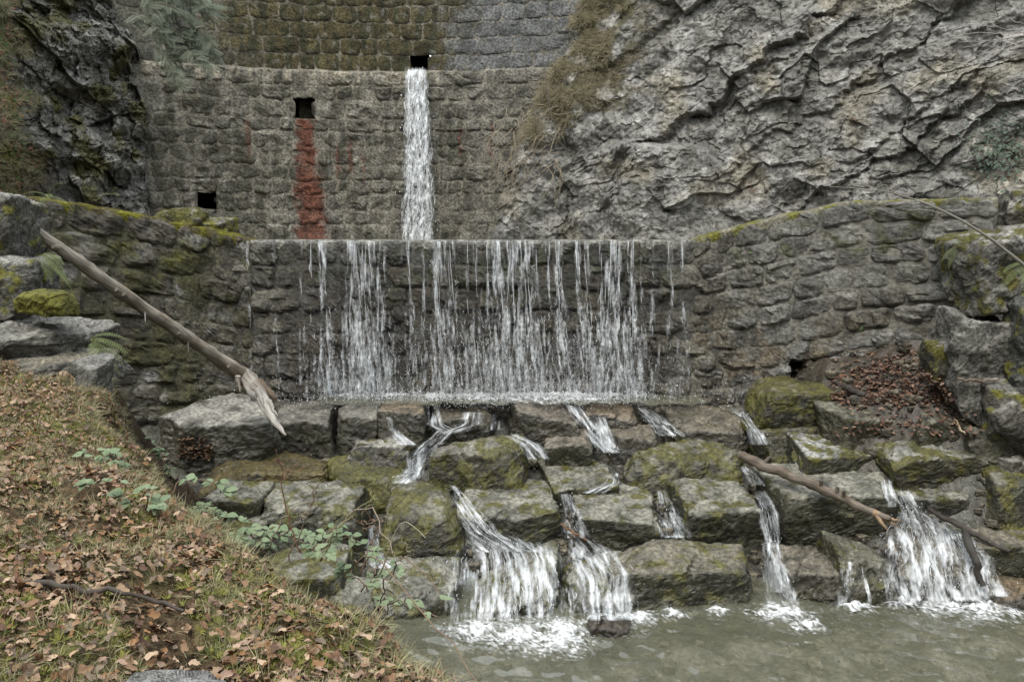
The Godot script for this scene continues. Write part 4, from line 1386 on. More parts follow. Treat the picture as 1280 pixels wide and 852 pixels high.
	foam("weir_foot_foam", "white foam along the foot of the water curtain", at(395, 500, 16.5).x, at(885, 500, 16.5).x, 15.95, 17.05, func(x, d): return FOOT_Y + 0.012 + noise_b.get_noise_2d(x * 3.0, d * 3.0) * 0.03,
		[[440, 494, 0.35], [490, 495, 0.35], [545, 496, 0.45], [600, 497, 0.5], [640, 495, 0.65], [680, 495, 0.8], [720, 495, 0.8], [760, 493, 0.7], [790, 490, 0.5], [830, 489, 0.25]], FOOT_Y)
	# pool
	var nu := 300
	var nv := 150
	var pos := PackedVector3Array()
	var col := PackedColorArray()
	for j in nv:
		for k in nu:
			var x := lerpf(-4.5, 12.5, float(k) / (nu - 1))
			var d := lerpf(3.0, 12.9, float(j) / (nv - 1))
			var y := POOL_Y + noise_b.get_noise_2d(x * 1.5 + d * 0.4, d * 2.6) * 0.035 + noise_a.get_noise_2d(x * 0.8, d * 1.2) * 0.02
			y += noise_b.get_noise_2d(x * 5.0, d * 7.0) * 0.010
			pos.append(Vector3(x, y, -d)); col.append(Color.WHITE)
	tag(put("pool_water", grid(nu, nv, pos, col, true), M.pool), "murky green grey pool water in front of the lowest boulders", "", "", "structure")
	# foam on the pool and on the shelf at the weir's foot
	foam("pool_foam", "white foam spreading on the pool below the falls", -2.6, 8.6, 8.4, 12.7, func(x, d): return POOL_Y + 0.016 + noise_b.get_noise_2d(x * 1.5 + d * 0.4, d * 2.6) * 0.035 + noise_a.get_noise_2d(x * 0.8, d * 1.2) * 0.02,
		[[600, 790, 0.42], [650, 798, 0.5], [700, 790, 0.45], [760, 782, 0.35], [700, 806, 0.35], [800, 774, 0.25], [980, 768, 0.40], [1010, 785, 0.22], [1130, 752, 0.40], [1180, 756, 0.5], [1230, 762, 0.45], [1070, 760, 0.25], [840, 768, 0.2], [900, 766, 0.16]], POOL_Y)

func foam(called: String, label: String, x0: float, x1: float, d0: float, d1: float, h: Callable, spots: Array, y: float) -> void:
	var nu := int((x1 - x0) / 0.026)
	var nv := int((d1 - d0) / 0.026)
	var sp := []
	for s in spots:
		var r := ray(s[0], s[1])
		var p := EYE + r * ((y - EYE.y) / r.y)
		sp.append([p.x, -p.z, s[2]])
	var pos := PackedVector3Array()
	var col := PackedColorArray()
	var skp := PackedByteArray()
	for j in nv:
		for k in nu:
			var x := lerpf(x0, x1, float(k) / (nu - 1))
			var d := lerpf(d0, d1, float(j) / (nv - 1))
			var near := 0.0
			for s in sp:
				var q := Vector2(x - s[0], (d - s[1]) * 1.25).length() / float(s[2])
				near = maxf(near, 1.25 - q * 0.62)
			var wx := x + noise_b.get_noise_2d(x * 1.7, d * 1.7) * 0.25
			var wd := d + noise_b.get_noise_2d(x * 1.7 + 20.0, d * 1.7) * 0.25
			var t := noise_b.get_noise_2d(wx * 4.0, wd * 7.0) * 1.3 + 0.15 + 0.5 * (0.5 - absf(noise_b.get_noise_2d(wx * 7.0, wd * 10.0)) * 3.0)
			var fine := noise_b.get_noise_2d(x * 16.0, d * 20.0)
			var al := ss(0.05, 1.05, near * 0.95 + t * 0.40 + fine * 0.30 - 0.42) * 0.85
			var lump := maxf(near - 0.4, 0.0) * (0.035 + 0.09 * maxf(noise_b.get_noise_2d(x * 7.0, d * 7.0) + 0.2, 0.0))
			pos.append(Vector3(x, h.call(x, d) + lump, -d))
			col.append(Color(0.86, 0.88, 0.89, clampf(al, 0, 1)))
			skp.append(1 if near < -0.2 else 0)
	var o := tag(put(called, grid(nu, nv, pos, col, true, skp), M.foam), label, "", "", "stuff")
	o.set_meta("kind", "stuff")

# ------------------------------------------------------------------ bank
func leaf_mesh(k: int) -> ArrayMesh:
	var b := MB.new()
	var cfg := [[0.62, 0.25, 0.25], [0.5, -0.2, -0.35], [0.7, 0.45, 0.1], [0.8, 0.6, 0.5], [0.55, 0.3, -0.6]]
	b.leaf(Transform3D(Basis(), Vector3(-0.5, 0, 0)), 1.0, cfg[k][0], cfg[k][1], cfg[k][2], Color.WHITE, 7)
	for q in b.v.size():      # crumpled, with a ragged margin
		var p := b.v[q]
		var side := 1.0 + noise_b.get_noise_2d(p.x * 2.5 + k * 9.0, signf(p.z) * 3.0) * 0.9
		b.v[q] = Vector3(p.x + noise_b.get_noise_2d(p.z * 4.0, k * 5.0) * 0.12, p.y + noise_a.get_noise_2d(p.x * 2.6 + k * 7.0, p.z * 2.6) * 0.22, p.z * side)
	return b.mesh()

func clump_mesh(blades: int, spread: float, length: float, width: float, droop: float) -> ArrayMesh:
	var b := MB.new()
	for k in blades:
		var an := rng.randf() * TAU
		var lean := rng.randf_range(0.1, 0.9) * spread
		var dir := Vector3(cos(an) * lean, 1.0, sin(an) * lean).normalized()
		var c := rng.randf_range(0.75, 1.15)
		b.blade(Vector3(cos(an), 0, sin(an)) * rng.randf() * 0.25 * length, dir, length * rng.randf_range(0.6, 1.2), width, droop * rng.randf_range(0.5, 1.3), Color(c, c, c))
	return b.mesh()

func bank_normal(x: float, z: float) -> Vector3:
	var h := bank_y(x, z)
	return Vector3(h - bank_y(x + 0.06, z), 0.06, h - bank_y(x, z + 0.06)).normalized()

func seat(n: Vector3, turn: float) -> Basis:
	var x := n.cross(Vector3(sin(turn), 0.05, cos(turn))).normalized()
	return Basis(x, n, x.cross(n))

func bank_point(zmin: float, zmax: float, emin: float, emax: float) -> Vector3:
	for tries in 40:
		var z := rng.randf_range(zmin, zmax)
		var x := edge_x(z) - rng.randf_range(emin, emax)
		if x > z * 0.62 - 0.3 or tries == 39:
			return Vector3(x, bank_y(x, z), z)
	return Vector3.ZERO

func build_bank() -> void:
	var pos := PackedVector3Array()
	var col := PackedColorArray()
	var nu := 200
	var nv := 320
	for j in nv:
		var z := lerpf(5.0, -12.8, pow(float(j) / (nv - 1), 0.85))
		for k in nu:
			var f := float(k) / (nu - 1)
			var x := edge_x(z) + 2.6 - pow(f, 1.5) * 13.0
			var y := bank_y(x, z) + noise_b.get_noise_2d(x * 5.0, z * 5.0) * 0.018
			pos.append(Vector3(x, y, z))
			var t := noise_b.get_noise_2d(x * 1.4 + 3.0, z * 1.4) * 0.5 + 0.5
			var t2 := noise_a.get_noise_2d(x * 0.9, z * 0.9 + 31.0) * 0.5 + 0.5
			var e := edge_x(z) - x
			var c := Color(0.12, 0.085, 0.05).lerp(Color(0.19, 0.165, 0.075), ss(0.40, 0.58, t))
			c = c.lerp(Color(0.17, 0.165, 0.04), ss(0.5, 0.66, t2) * 0.8)
			c = c.lerp(Color(0.08, 0.062, 0.042), ss(-0.1, -0.5, e))
			col.append(c)
	tag(put("bank_ground", grid(nu, nv, pos, col, false), M.ground), "leafy grassy bank in the foreground", "", "", "structure")
	# fallen leaves
	var dead_cols := [Color(0.215, 0.135, 0.08), Color(0.26, 0.18, 0.115), Color(0.165, 0.095, 0.055), Color(0.10, 0.06, 0.04), Color(0.33, 0.24, 0.165), Color(0.24, 0.165, 0.12), Color(0.15, 0.115, 0.085), Color(0.19, 0.105, 0.05)]
	var w := [[], [], [], [], []]
	var cc := [[], [], [], [], []]
	for k in 24000:
		var p := bank_point(-11.2, -2.3, -0.45, 3.6)
		var dens := noise_a.get_noise_2d(p.x * 0.8 + 5.0, p.z * 0.8) * 0.5 + 0.5 + noise_b.get_noise_2d(p.x * 2.0, p.z * 2.0) * 0.25
		if rng.randf() > ss(0.10, 0.50, dens) * 0.94 + 0.12: continue
		var n := bank_normal(p.x, p.z)
		var q := seat((n + Vector3(rng.randfn(0, 0.4), 0, rng.randfn(0, 0.4))).normalized(), rng.randf() * TAU)
		var s := 0.022 + 0.040 * pow(rng.randf(), 1.7)
		var v := rng.randi() % 5
		w[v].append(Transform3D(q * Basis.from_scale(Vector3(s, s * 0.9, s * rng.randf_range(0.7, 1.1))), p + n * rng.randf_range(0.008, 0.035)))
		cc[v].append(vary(dead_cols[rng.randi() % dead_cols.size()], 0.25))
	for v in 5:
		scatter("leaf_litter", leaf_mesh(v), M.dead, w[v], cc[v], "brown dead leaves strewn over the bank")
	var lm := [leaf_mesh(0), leaf_mesh(1), leaf_mesh(2)]
	for k in 70:
		var p := bank_point(-3.9, -2.75, -0.1, 1.5)
		var n := bank_normal(p.x, p.z)
		var b2 := MB.new()
		var c := vary(dead_cols[rng.randi() % 6], 0.2)
		b2.leaf(Transform3D(Basis(), Vector3(-0.04, 0, 0)), rng.randf_range(0.034, 0.062), rng.randf_range(0.022, 0.040), rng.randf_range(-0.2, 0.45), rng.randf_range(-0.3, 0.4), c, 9)
		for q in b2.v.size():
			var lp := b2.v[q]
			b2.v[q] = Vector3(lp.x, lp.y + noise_a.get_noise_2d(lp.x * 30.0 + k * 7.0, lp.z * 30.0) * 0.014, lp.z * (1.0 + noise_b.get_noise_2d(lp.x * 30.0 + k * 9.0, signf(lp.z) * 3.0) * 0.8))
		var m := tag(put("fallen_leaf", b2.mesh(), M.dead), "large curled brown leaf lying on the near bank", "leaf", "large fallen leaves on the near bank")
		m.transform = Transform3D(seat((n + Vector3(rng.randfn(0, 0.3), 0, rng.randfn(0, 0.3))).normalized(), rng.randf() * TAU), p + n * 0.035)
	# leaves on the scree at the right
	var w2 := []
	var c2 := []
	for k in 4300:
		var px := rng.randf_range(1040, 1285)
		var py := rng.randf_range(432, 545)
		if py < 468.0 - (px - 1040.0) * 0.30 and rng.randf() < 0.85: continue
		if py > 505.0 and rng.randf() < 0.8: continue
		var d := hit_bed(px, py)
		if d > 16.6 or zb(px, py) < d - 0.35: continue
		var p := at(px, py, minf(d, zb(px, py)) - 0.02)
		var s := rng.randf_range(0.05, 0.10)
		w2.append(Transform3D(seat(Vector3(rng.randfn(0, 0.3), 1, rng.randfn(0.25, 0.3)).normalized(), rng.randf() * TAU) * Basis.from_scale(Vector3(s, s, s)), p))
		c2.append(vary(dead_cols[[5, 2, 3, 6, 1][rng.randi() % 5]], 0.4) * Color(0.72, 0.66, 0.70))
	for k in 160:      # a pocket of leaves below the largest pale boulder
		var px := rng.randf_range(222, 265)
		var py := rng.randf_range(548, 575)
		var p := at(px, py, zb(px, py) - 0.03)
		var s := rng.randf_range(0.05, 0.09)
		w2.append(Transform3D(seat(Vector3(rng.randfn(0, 0.3), 1, rng.randfn(0.2, 0.3)).normalized(), rng.randf() * TAU) * Basis.from_scale(Vector3(s, s, s)), p))
		c2.append(vary(dead_cols[rng.randi() % 4], 0.3) * 0.6)
	scatter("leaf_litter", lm[0], M.dead, w2, c2, "damp red brown leaves among the rocks at the right")
	# grass and moss
	var gm := [clump_mesh(12, 1.0, 1.0, 0.05, 0.35), clump_mesh(12, 1.6, 1.0, 0.045, 0.5)]
	for v in 2:
		var gw := []
		var gc := []
		for k in 5200:
			var p := bank_point(-11.0, -2.2, -0.5, 3.4)
			var t := noise_b.get_noise_2d(p.x * 1.4 + 3.0, p.z * 1.4) * 0.5 + 0.5
			var e := edge_x(p.z) - p.x
			if rng.randf() > ss(0.42, 0.66, t) + (0.55 if e < 0.35 else 0.04): continue
			var s := rng.randf_range(0.05, 0.13) * (1.1 if e < 0.2 else 0.9)
			gw.append(Transform3D(seat((bank_normal(p.x, p.z) + Vector3.UP).normalized(), rng.randf() * TAU) * Basis.from_scale(Vector3(s * 1.1, s, s * 1.1)), p - Vector3(0, 0.01, 0)))
			var g := Color(0.29, 0.25, 0.145).lerp(Color(0.145, 0.17, 0.05), clampf(rng.randfn(0.25, 0.3), 0, 1))
			gc.append(vary(g, 0.25))
		scatter("grass", gm[v], M.grass, gw, gc, "short dry and green grass on the bank")
	var mw := []
	var mc := []
	var mm := clump_mesh(16, 1.8, 1.0, 0.16, 0.1)
	for k in 9500:
		var p := bank_point(-9.5, -2.3, -0.5, 3.0)
		var t2 := noise_a.get_noise_2d(p.x * 0.9, p.z * 0.9 + 31.0) * 0.5 + 0.5
		var e := edge_x(p.z) - p.x
		if rng.randf() > ss(0.38, 0.58, t2 + (0.25 if e < 0.8 and p.z > -4.2 else 0.0)): continue
		var s := rng.randf_range(0.018, 0.042)
		mw.append(Transform3D(seat(bank_normal(p.x, p.z), rng.randf() * TAU) * Basis.from_scale(Vector3(s, s * 0.8, s)), p))
		mc.append(vary(Color(0.24, 0.23, 0.045).lerp(Color(0.13, 0.145, 0.035), rng.randf() * 0.7), 0.2))
	scatter("moss", mm, M.grass, mw, mc, "yellow green moss cushions on the bank")
	# dry grass and moss hanging on the cliffs
	var hw := []
	var hc := []
	var hm := clump_mesh(16, 1.2, 1.0, 0.035, 0.75)
	for k in 7000:
		var j := 15 + rng.randi() % 200
		var u := int(pow(rng.randf(), 1.3) * 260)
		var p := cliff_pos[j * cliff_nu + u]
		var q := pix(p)
		var lim := ss(835.0, 700.0, q.x + maxf(0.0, q.y - 120.0) * 2.2)
		if rng.randf() > lim or q.y > 215.0: continue
		if noise_b.get_noise_2d(p.x * 1.1, p.y * 1.1) < -0.12: continue
		var s := rng.randf_range(0.14, 0.36)
		hw.append(Transform3D(seat(Vector3(rng.randfn(-0.3, 0.3), 0.5, 0.8).normalized(), rng.randf() * TAU) * Basis.from_scale(Vector3.ONE * s), p))
		hc.append(vary(Color(0.20, 0.165, 0.10).lerp(Color(0.11, 0.11, 0.04), clampf(rng.randfn(0.25, 0.3), 0, 1)), 0.3))
	for k in 3600:
		var j := int(rng.randf() * 320)
		var u := int(rng.randf() * 190)
		var p := lcliff_pos[j * lcliff_nu + u]
		if noise_a.get_noise_2d(p.x * 0.8, p.y * 0.8) * 0.16 + u / 300.0 > 0.5: continue
		if rng.randf() < 0.45: continue
		var s := rng.randf_range(0.10, 0.30)
		hw.append(Transform3D(seat(Vector3(rng.randfn(0.3, 0.3), 0.5, 0.8).normalized(), rng.randf() * TAU) * Basis.from_scale(Vector3.ONE * s), p))
		hc.append(vary(Color(0.30, 0.245, 0.15).lerp(Color(0.125, 0.14, 0.055), clampf(rng.randfn(0.5, 0.35), 0, 1)), 0.35))
	scatter("dry_grass", hm, M.grass, hw, hc, "dry grass tussocks hanging from the cliffs")
	var lw := []
	var lc := []
	for k in 1500:
		var j := int(rng.randf() * 330)
		var u := int(rng.randf() * 170)
		var p := lcliff_pos[j * lcliff_nu + u]
		if noise_a.get_noise_2d(p.x * 0.8, p.y * 0.8) * 0.16 + u / 300.0 > 0.5: continue
		var s := rng.randf_range(0.06, 0.13)
		lw.append(Transform3D(seat(Vector3(rng.randfn(0.2, 0.4), 0.6, 0.8).normalized(), rng.randf() * TAU) * Basis.from_scale(Vector3.ONE * s), p + Vector3(0.02, 0.03, 0.06)))
		lc.append(vary(Color(0.20, 0.09, 0.06).lerp(Color(0.07, 0.12, 0.04), 1.0 if rng.randf() < 0.4 else rng.randf() * 0.3), 0.3))
	scatter("leaf_litter", lm[1], M.dead, lw, lc, "brown and green leaves on the slope beside the dark rock face")

# ------------------------------------------------------------------ logs and sticks
func limb(pts: Array, rads: Array, steps: int, wob: float, sd: int) -> Array:
	var c := Curve3D.new()
	for k in pts.size():
		var t: Vector3 = (pts[mini(k + 1, pts.size() - 1)] - pts[maxi(k - 1, 0)]) / 6.0
		c.add_point(pts[k], -t, t)
	var out := PackedVector3Array()
	var rr := PackedFloat32Array()
	for s in steps + 1:
		var f := float(s) / steps
		var p := c.sample_baked(f * c.get_baked_length(), true)
		p += Vector3(noise_b.get_noise_2d(f * 4.0, sd), noise_b.get_noise_2d(f * 4.0, sd + 9.0), noise_b.get_noise_2d(f * 4.0, sd + 21.0)) * wob
		out.append(p)
		var g := f * (rads.size() - 1)
		var i := mini(int(g), rads.size() - 2)
		rr.append(lerpf(rads[i], rads[i + 1], g - i) * (1.0 + noise_b.get_noise_2d(f * 12.0, sd + 3.0) * 0.10))
	return [out, rr]

func log_mesh(pts: Array, rads: Array, steps: int, col: Color, sd: int, wob := 0.02, sides := 14, rough := 0.012) -> ArrayMesh:
	var l := limb(pts, rads, steps, wob, sd)
	var b := MB.new()
	b.tube(l[0], l[1], sides, col)
	for k in b.v.size():
		var w := noise_b.get_noise_3dv(b.v[k] * Vector3(4, 4, 4)) * rough + noise_r.get_noise_3dv(b.v[k] * Vector3(3, 6, 6)) * rough * 0.7
		if sides > 6: b.v[k] += b.n[k] * w
		b.uv[k] = Vector2(b.uv[k].x, b.uv[k].y * 0.45)
		var t := noise_b.get_noise_3dv(b.v[k] * 2.0) * 0.5 + 0.5
		b.c[k] = col.lerp(col * Color(0.55, 0.5, 0.45), ss(0.45, 0.7, t))
	for k in b.n.size():
		b.n[k] = Vector3.ZERO if sides > 6 else b.n[k]
	if sides > 6:
		# keep the seam closed: recompute, then average the first and last vertex of each ring
		b.smooth()
		for s in steps + 1:
			var a := s * (sides + 1)
			var nn := (b.n[a] + b.n[a + sides]).normalized()
			b.n[a] = nn; b.n[a + sides] = nn
	return b.mesh()

func rest(px: float, py: float, lift := 0.05) -> Vector3:      # a point just in front of the stone seen there
	var z := 99.0
	for a in range(-2, 3): z = minf(z, zb(px + a * 3.0, py))
	return at(px, py, minf(z, 17.0) - lift)

func build_logs() -> void:
	var a := at(44, 288, 11.7)
	var e := at(312, 476, 15.0)
	var f1 := at(356, 543, 14.2)
	var f2 := at(343, 500, 15.1)
	var o := thing("log", e, "long bare weathered log leaning from the rock pile, forked at its foot", "log")
	var grey := Color(0.41, 0.37, 0.315)
	put("trunk", log_mesh([a - e, a.lerp(e, 0.33) - e + Vector3(0, -0.03, 0), a.lerp(e, 0.66) - e, a.lerp(e, 0.9) - e, Vector3.ZERO], [0.075, 0.085, 0.088, 0.092, 0.096, 0.108, 0.155], 44, grey, 5, 0.015), M.wood, o)
	var pale := Color(0.55, 0.53, 0.50)
	put("root", log_mesh([at(303, 468, 14.85) - e, at(325, 492, 14.7) - e, at(338, 520, 14.45) - e, f1 - e], [0.15, 0.10, 0.07, 0.012], 18, pale, 8, 0.03, 12), M.wood, o)
	put("root", log_mesh([at(306, 470, 15.0) - e, at(328, 484, 15.05) - e, f2 - e], [0.13, 0.09, 0.055], 12, Color(0.30, 0.23, 0.17), 9, 0.03, 12), M.wood, o)
	put("root", log_mesh([at(318, 498, 14.55) - e, at(312, 490, 14.5) - e, at(302, 472, 14.6) - e], [0.06, 0.045, 0.008], 8, pale, 12, 0.02, 8), M.wood, o)
	for q in [[330, 508, 321, 486], [347, 520, 336, 500], [333, 522, 322, 496], [300, 489, 296, 470]]:
		put("splinter", log_mesh([at(q[2], q[3], 14.55) - e, at((q[0] + q[2]) * 0.5, (q[1] + q[3]) * 0.5 + 2, 14.5) - e, at(q[0], q[1], 14.45) - e], [0.05, 0.03, 0.004], 7, pale, q[0], 0.02, 6, 0.0), M.wood, o)
	for q in [[135, 342, 0.14], [143, 362, 0.16], [212, 412, 0.15], [280, 448, 0.13], [70, 302, 0.08]]:
		var f: float = (q[0] - 44.0) / 268.0
		var p := a.lerp(e, f) + Vector3(0.0, 0.02, 0.10)
		put("knot", log_mesh([p - e, p - e + Vector3(rng.randf_range(-0.04, 0.04), 0.02, 0.09)], [0.045, 0.03], 3, grey, int(q[0]), 0.0, 8, 0.004), M.wood, o)
	for q in [[166, 372], [222, 425]]:
		var f: float = (q[0] - 44.0) / 268.0
		var p := a.lerp(e, f) + Vector3(0, -0.02, 0.1) - e
		put("splinter", log_mesh([p, p + Vector3(0.02, -0.16, 0.05)], [0.02, 0.004], 4, pale, int(q[0]), 0.0, 6, 0.0), M.wood, o)
	# fallen branch across the right blocks
	var s := rest(924, 570, 0.0)
	var t := rest(1114, 649, 0.0)
	var fwd := 0.0      # how far the straight branch must come forward to lie on the stones
	for k in 25:
		var q := pix(s.lerp(t, k / 24.0))
		fwd = maxf(fwd, q.z - zb(q.x, q.y + 6.0))
	s = at(924, 570, -s.z - fwd - 0.07)
	t = at(1114, 649, -t.z - fwd - 0.07)
	var br := thing("branch", t, "thick brown fallen branch with snapped end lying across the right hand blocks", "branch")
	var bc := Color(0.225, 0.19, 0.155)
	put("bough", log_mesh([s - t, s.lerp(t, 0.5) - t + Vector3(0, 0.03, 0), s.lerp(t, 0.82) - t, Vector3.ZERO], [0.07, 0.075, 0.075, 0.07, 0.065, 0.055, 0.035], 36, bc, 31, 0.03, 12, 0.016), M.wood, br)
	for q in [[1034, 606, 1032, 590], [1053, 616, 1052, 606], [1063, 621, 1058, 611], [955, 580, 966, 572]]:
		put("stub", log_mesh([s.lerp(t, (q[0] - 922.0) / 194.0) - t, s.lerp(t, (q[0] - 922.0) / 194.0) - t + Vector3((q[2] - q[0]) * 0.011, 0.16, 0.04)], [0.04, 0.022], 4, bc * 0.8, q[0], 0.01, 7, 0.006), M.wood, br)
	for q in [[1118, 652], [1110, 656], [1119, 645]]:
		put("splinter", log_mesh([s.lerp(t, 0.9) - t, Vector3((q[0] - 1112.0) * 0.02, -0.02 - (q[1] - 645) * 0.012, 0.05)], [0.05, 0.004], 6, Color(0.45, 0.32, 0.2), q[1], 0.02, 6, 0.0), M.wood, br)
	var stick := func(called: String, label: String, pts: Array, rads: Array, col: Color, cat: String):
		var base: Vector3 = pts[0]
		var loc := []
		for p in pts: loc.append(p - base)
		var m := tag(put(called, log_mesh(loc, rads, 22, col, int(base.x * 91.0), 0.03, 7, 0.004), M.twig), label, cat)
		m.position = base
	stick.call("stick", "dark wet branch lying over the right cascade", [rest(1160, 636), rest(1200, 658, 0.15), rest(1262, 690)], [0.02, 0.045, 0.05, 0.04, 0.03], Color(0.05, 0.042, 0.035), "stick")
	stick.call("stick", "black crooked branch standing in the side arm of the right cascade", [rest(1206, 662, 0.12), rest(1216, 690, 0.12), rest(1228, 732, 0.12)], [0.05, 0.06, 0.05, 0.04], Color(0.045, 0.04, 0.035), "stick")
	stick.call("stick", "thin dark bent stick at the foot of the weir curtain", [rest(556, 498), rest(580, 496, 0.1), rest(600, 503), rest(618, 512)], [0.02, 0.026, 0.022, 0.03], Color(0.06, 0.045, 0.035), "stick")
	stick.call("stick", "thin red brown twig stuck in the narrow fall", [rest(700, 655), rest(714, 664), rest(733, 675)], [0.012, 0.018, 0.016], Color(0.25, 0.14, 0.08), "stick")
	stick.call("stick", "dark rotten branch lying in leaves beside the olive green boulder", [rest(1045, 478), rest(1064, 487), rest(1080, 494)], [0.03, 0.06, 0.05], Color(0.05, 0.042, 0.035), "stick")
	stick.call("stick", "pale short twig standing among leaves beside the cracked boulder", [rest(1194, 524), rest(1204, 541)], [0.012, 0.01], Color(0.4, 0.33, 0.22), "stick")
	stick.call("stick", "dead twig lying on the leaf scree at the right", [rest(1196, 474), rest(1225, 476), rest(1250, 473)], [0.018, 0.02, 0.012], Color(0.16, 0.12, 0.09), "stick")
	stick.call("stick", "black fallen twig among the leaves of the near bank", [Vector3(-2.05, bank_y(-2.05, -3.6) + 0.03, -3.6), Vector3(-1.75, bank_y(-1.75, -3.5) + 0.05, -3.5), Vector3(-1.35, bank_y(-1.35, -3.45) + 0.06, -3.45)], [0.012, 0.011, 0.006], Color(0.06, 0.05, 0.04), "stick")

# ------------------------------------------------------------------ plants
func twig(b: MB, pts: Array, r0: float, r1: float, col: Color, sd: int) -> void:
	var l := limb(pts, [r0, r1], 12, 0.03, sd)
	b.tube(l[0], l[1], 5, col)

func fern(base: Vector3, fronds: int, length: float, dirs: Array, label: String) -> void:
	var o := thing("fern", base, label, "fern")
	for k in fronds:
		var b := MB.new()
		var dir: Vector3 = dirs[k % dirs.size()] + Vector3(rng.randfn(0, 0.15), rng.randfn(0, 0.12), rng.randfn(0, 0.15))
		var p := Vector3.ZERO
		var pts := PackedVector3Array()
		var rad := PackedFloat32Array()
		var d := dir.normalized()
		var ln := length * rng.randf_range(0.75, 1.1)
		for s in 19:
			pts.append(p); rad.append(0.004 * (1.0 - s / 22.0))
			p += d * ln / 18.0
			d = (d + Vector3(0, -0.075, 0)).normalized()
		b.tube(pts, rad, 4, Color(0.16, 0.17, 0.06))
		var col := vary(Color(0.12, 0.145, 0.06), 0.2)
		for s in range(3, 19):
			var f := s / 18.0
			var dd := (pts[mini(s + 1, 18)] - pts[s - 1]).normalized()
			var side := dd.cross(Vector3.UP).normalized()
			var up := side.cross(dd).normalized()
			var w := ln * 0.17 * sin(PI * pow(f, 0.7)) + 0.008
			for g in [-1.0, 1.0]:
				var lx: Vector3 = (side * g + dd * 0.45 - up * 0.15).normalized()
				var lz := lx.cross(up).normalized()
				b.leaf(Transform3D(Basis(lx, up, lz), pts[s]), w, ln * 0.024, 0.1, -0.2, vary(col, 0.12), 3)
		put("frond", b.mesh(), M.leaf, o)

func bramble(base: Vector3, stems: Array, leaves: int, size: float, label: String, bright := 0.0) -> void:
	var o := thing("bramble", base, label, "bramble", "brambles on the bank edge")
	for st in stems:
		var b := MB.new()
		var loc := []
		for p in st: loc.append(p - base)
		var l := limb(loc, [0.005, 0.0025], 16, 0.05, rng.randi() % 99)
		b.tube(l[0], l[1], 5, vary(Color(0.17, 0.115, 0.075), 0.25))
		put("stem", b.mesh(), M.twig, o)
		var pts: PackedVector3Array = l[0]
		for k in leaves:
			var i := rng.randi_range(3, pts.size() - 1)
			if k == 0: i = pts.size() - 1
			var an := rng.randf() * TAU
			var out := Vector3(cos(an), rng.randf_range(0.1, 0.8), sin(an)).normalized()
			var root: Vector3 = pts[i] + out * 0.03
			var col := Color(0.115, 0.16, 0.085).lerp(Color(0.17, 0.21, 0.12), rng.randf())
			if rng.randf() < bright: col = Color(0.165, 0.225, 0.05)
			for t in ([-0.9, 0.0, 0.9] if rng.randf() < 0.75 else [0.0]):
				var q := seat(Vector3(rng.randfn(0, 0.25), 1, rng.randfn(0.35, 0.25)).normalized(), an + t)
				var m := put("leaf", M.m_leaves[rng.randi() % 2], leaf_material(col), o)
				var s := size * rng.randf_range(0.7, 1.15) * (1.0 if t == 0.0 else 0.8)
				m.transform = Transform3D(q * Basis.from_scale(Vector3.ONE * s), root)

var leaf_mats := {}
func leaf_material(c: Color) -> StandardMaterial3D:
	var key := "%d_%d" % [int(c.r * 60.0), int(c.g * 40.0)]
	if not leaf_mats.has(key):
		var m: StandardMaterial3D = M.leaf.duplicate()
		m.albedo_color = c.linear_to_srgb()
		leaf_mats[key] = m
	return leaf_mats[key]

func on_bank(x: float, z: float, h := 0.0) -> Vector3:
	return Vector3(x, bank_y(x, z) + h, z)

func on_bank_px(px: float, py: float, h := 0.0) -> Vector3:
	var r := ray(px, py)
	var t := 2.0
	while t < 13.0:
		var p := EYE + r * t
		if p.y < bank_y(p.x, p.z): return p + Vector3(0, h, 0)
		t += 0.02
	return EYE + r * 6.0

func cliff_at(px: float, py: float) -> Vector3:
	var j := clampi(int((py + 30.0) / 365.0 * 305.0) + 24, 0, 329)
	var u := clampi(int((px - left_edge_right_cliff(py)) / (1370.0 - left_edge_right_cliff(py)) * (cliff_nu - 1)), 0, cliff_nu - 1)
	return cliff_pos[j * cliff_nu + u]

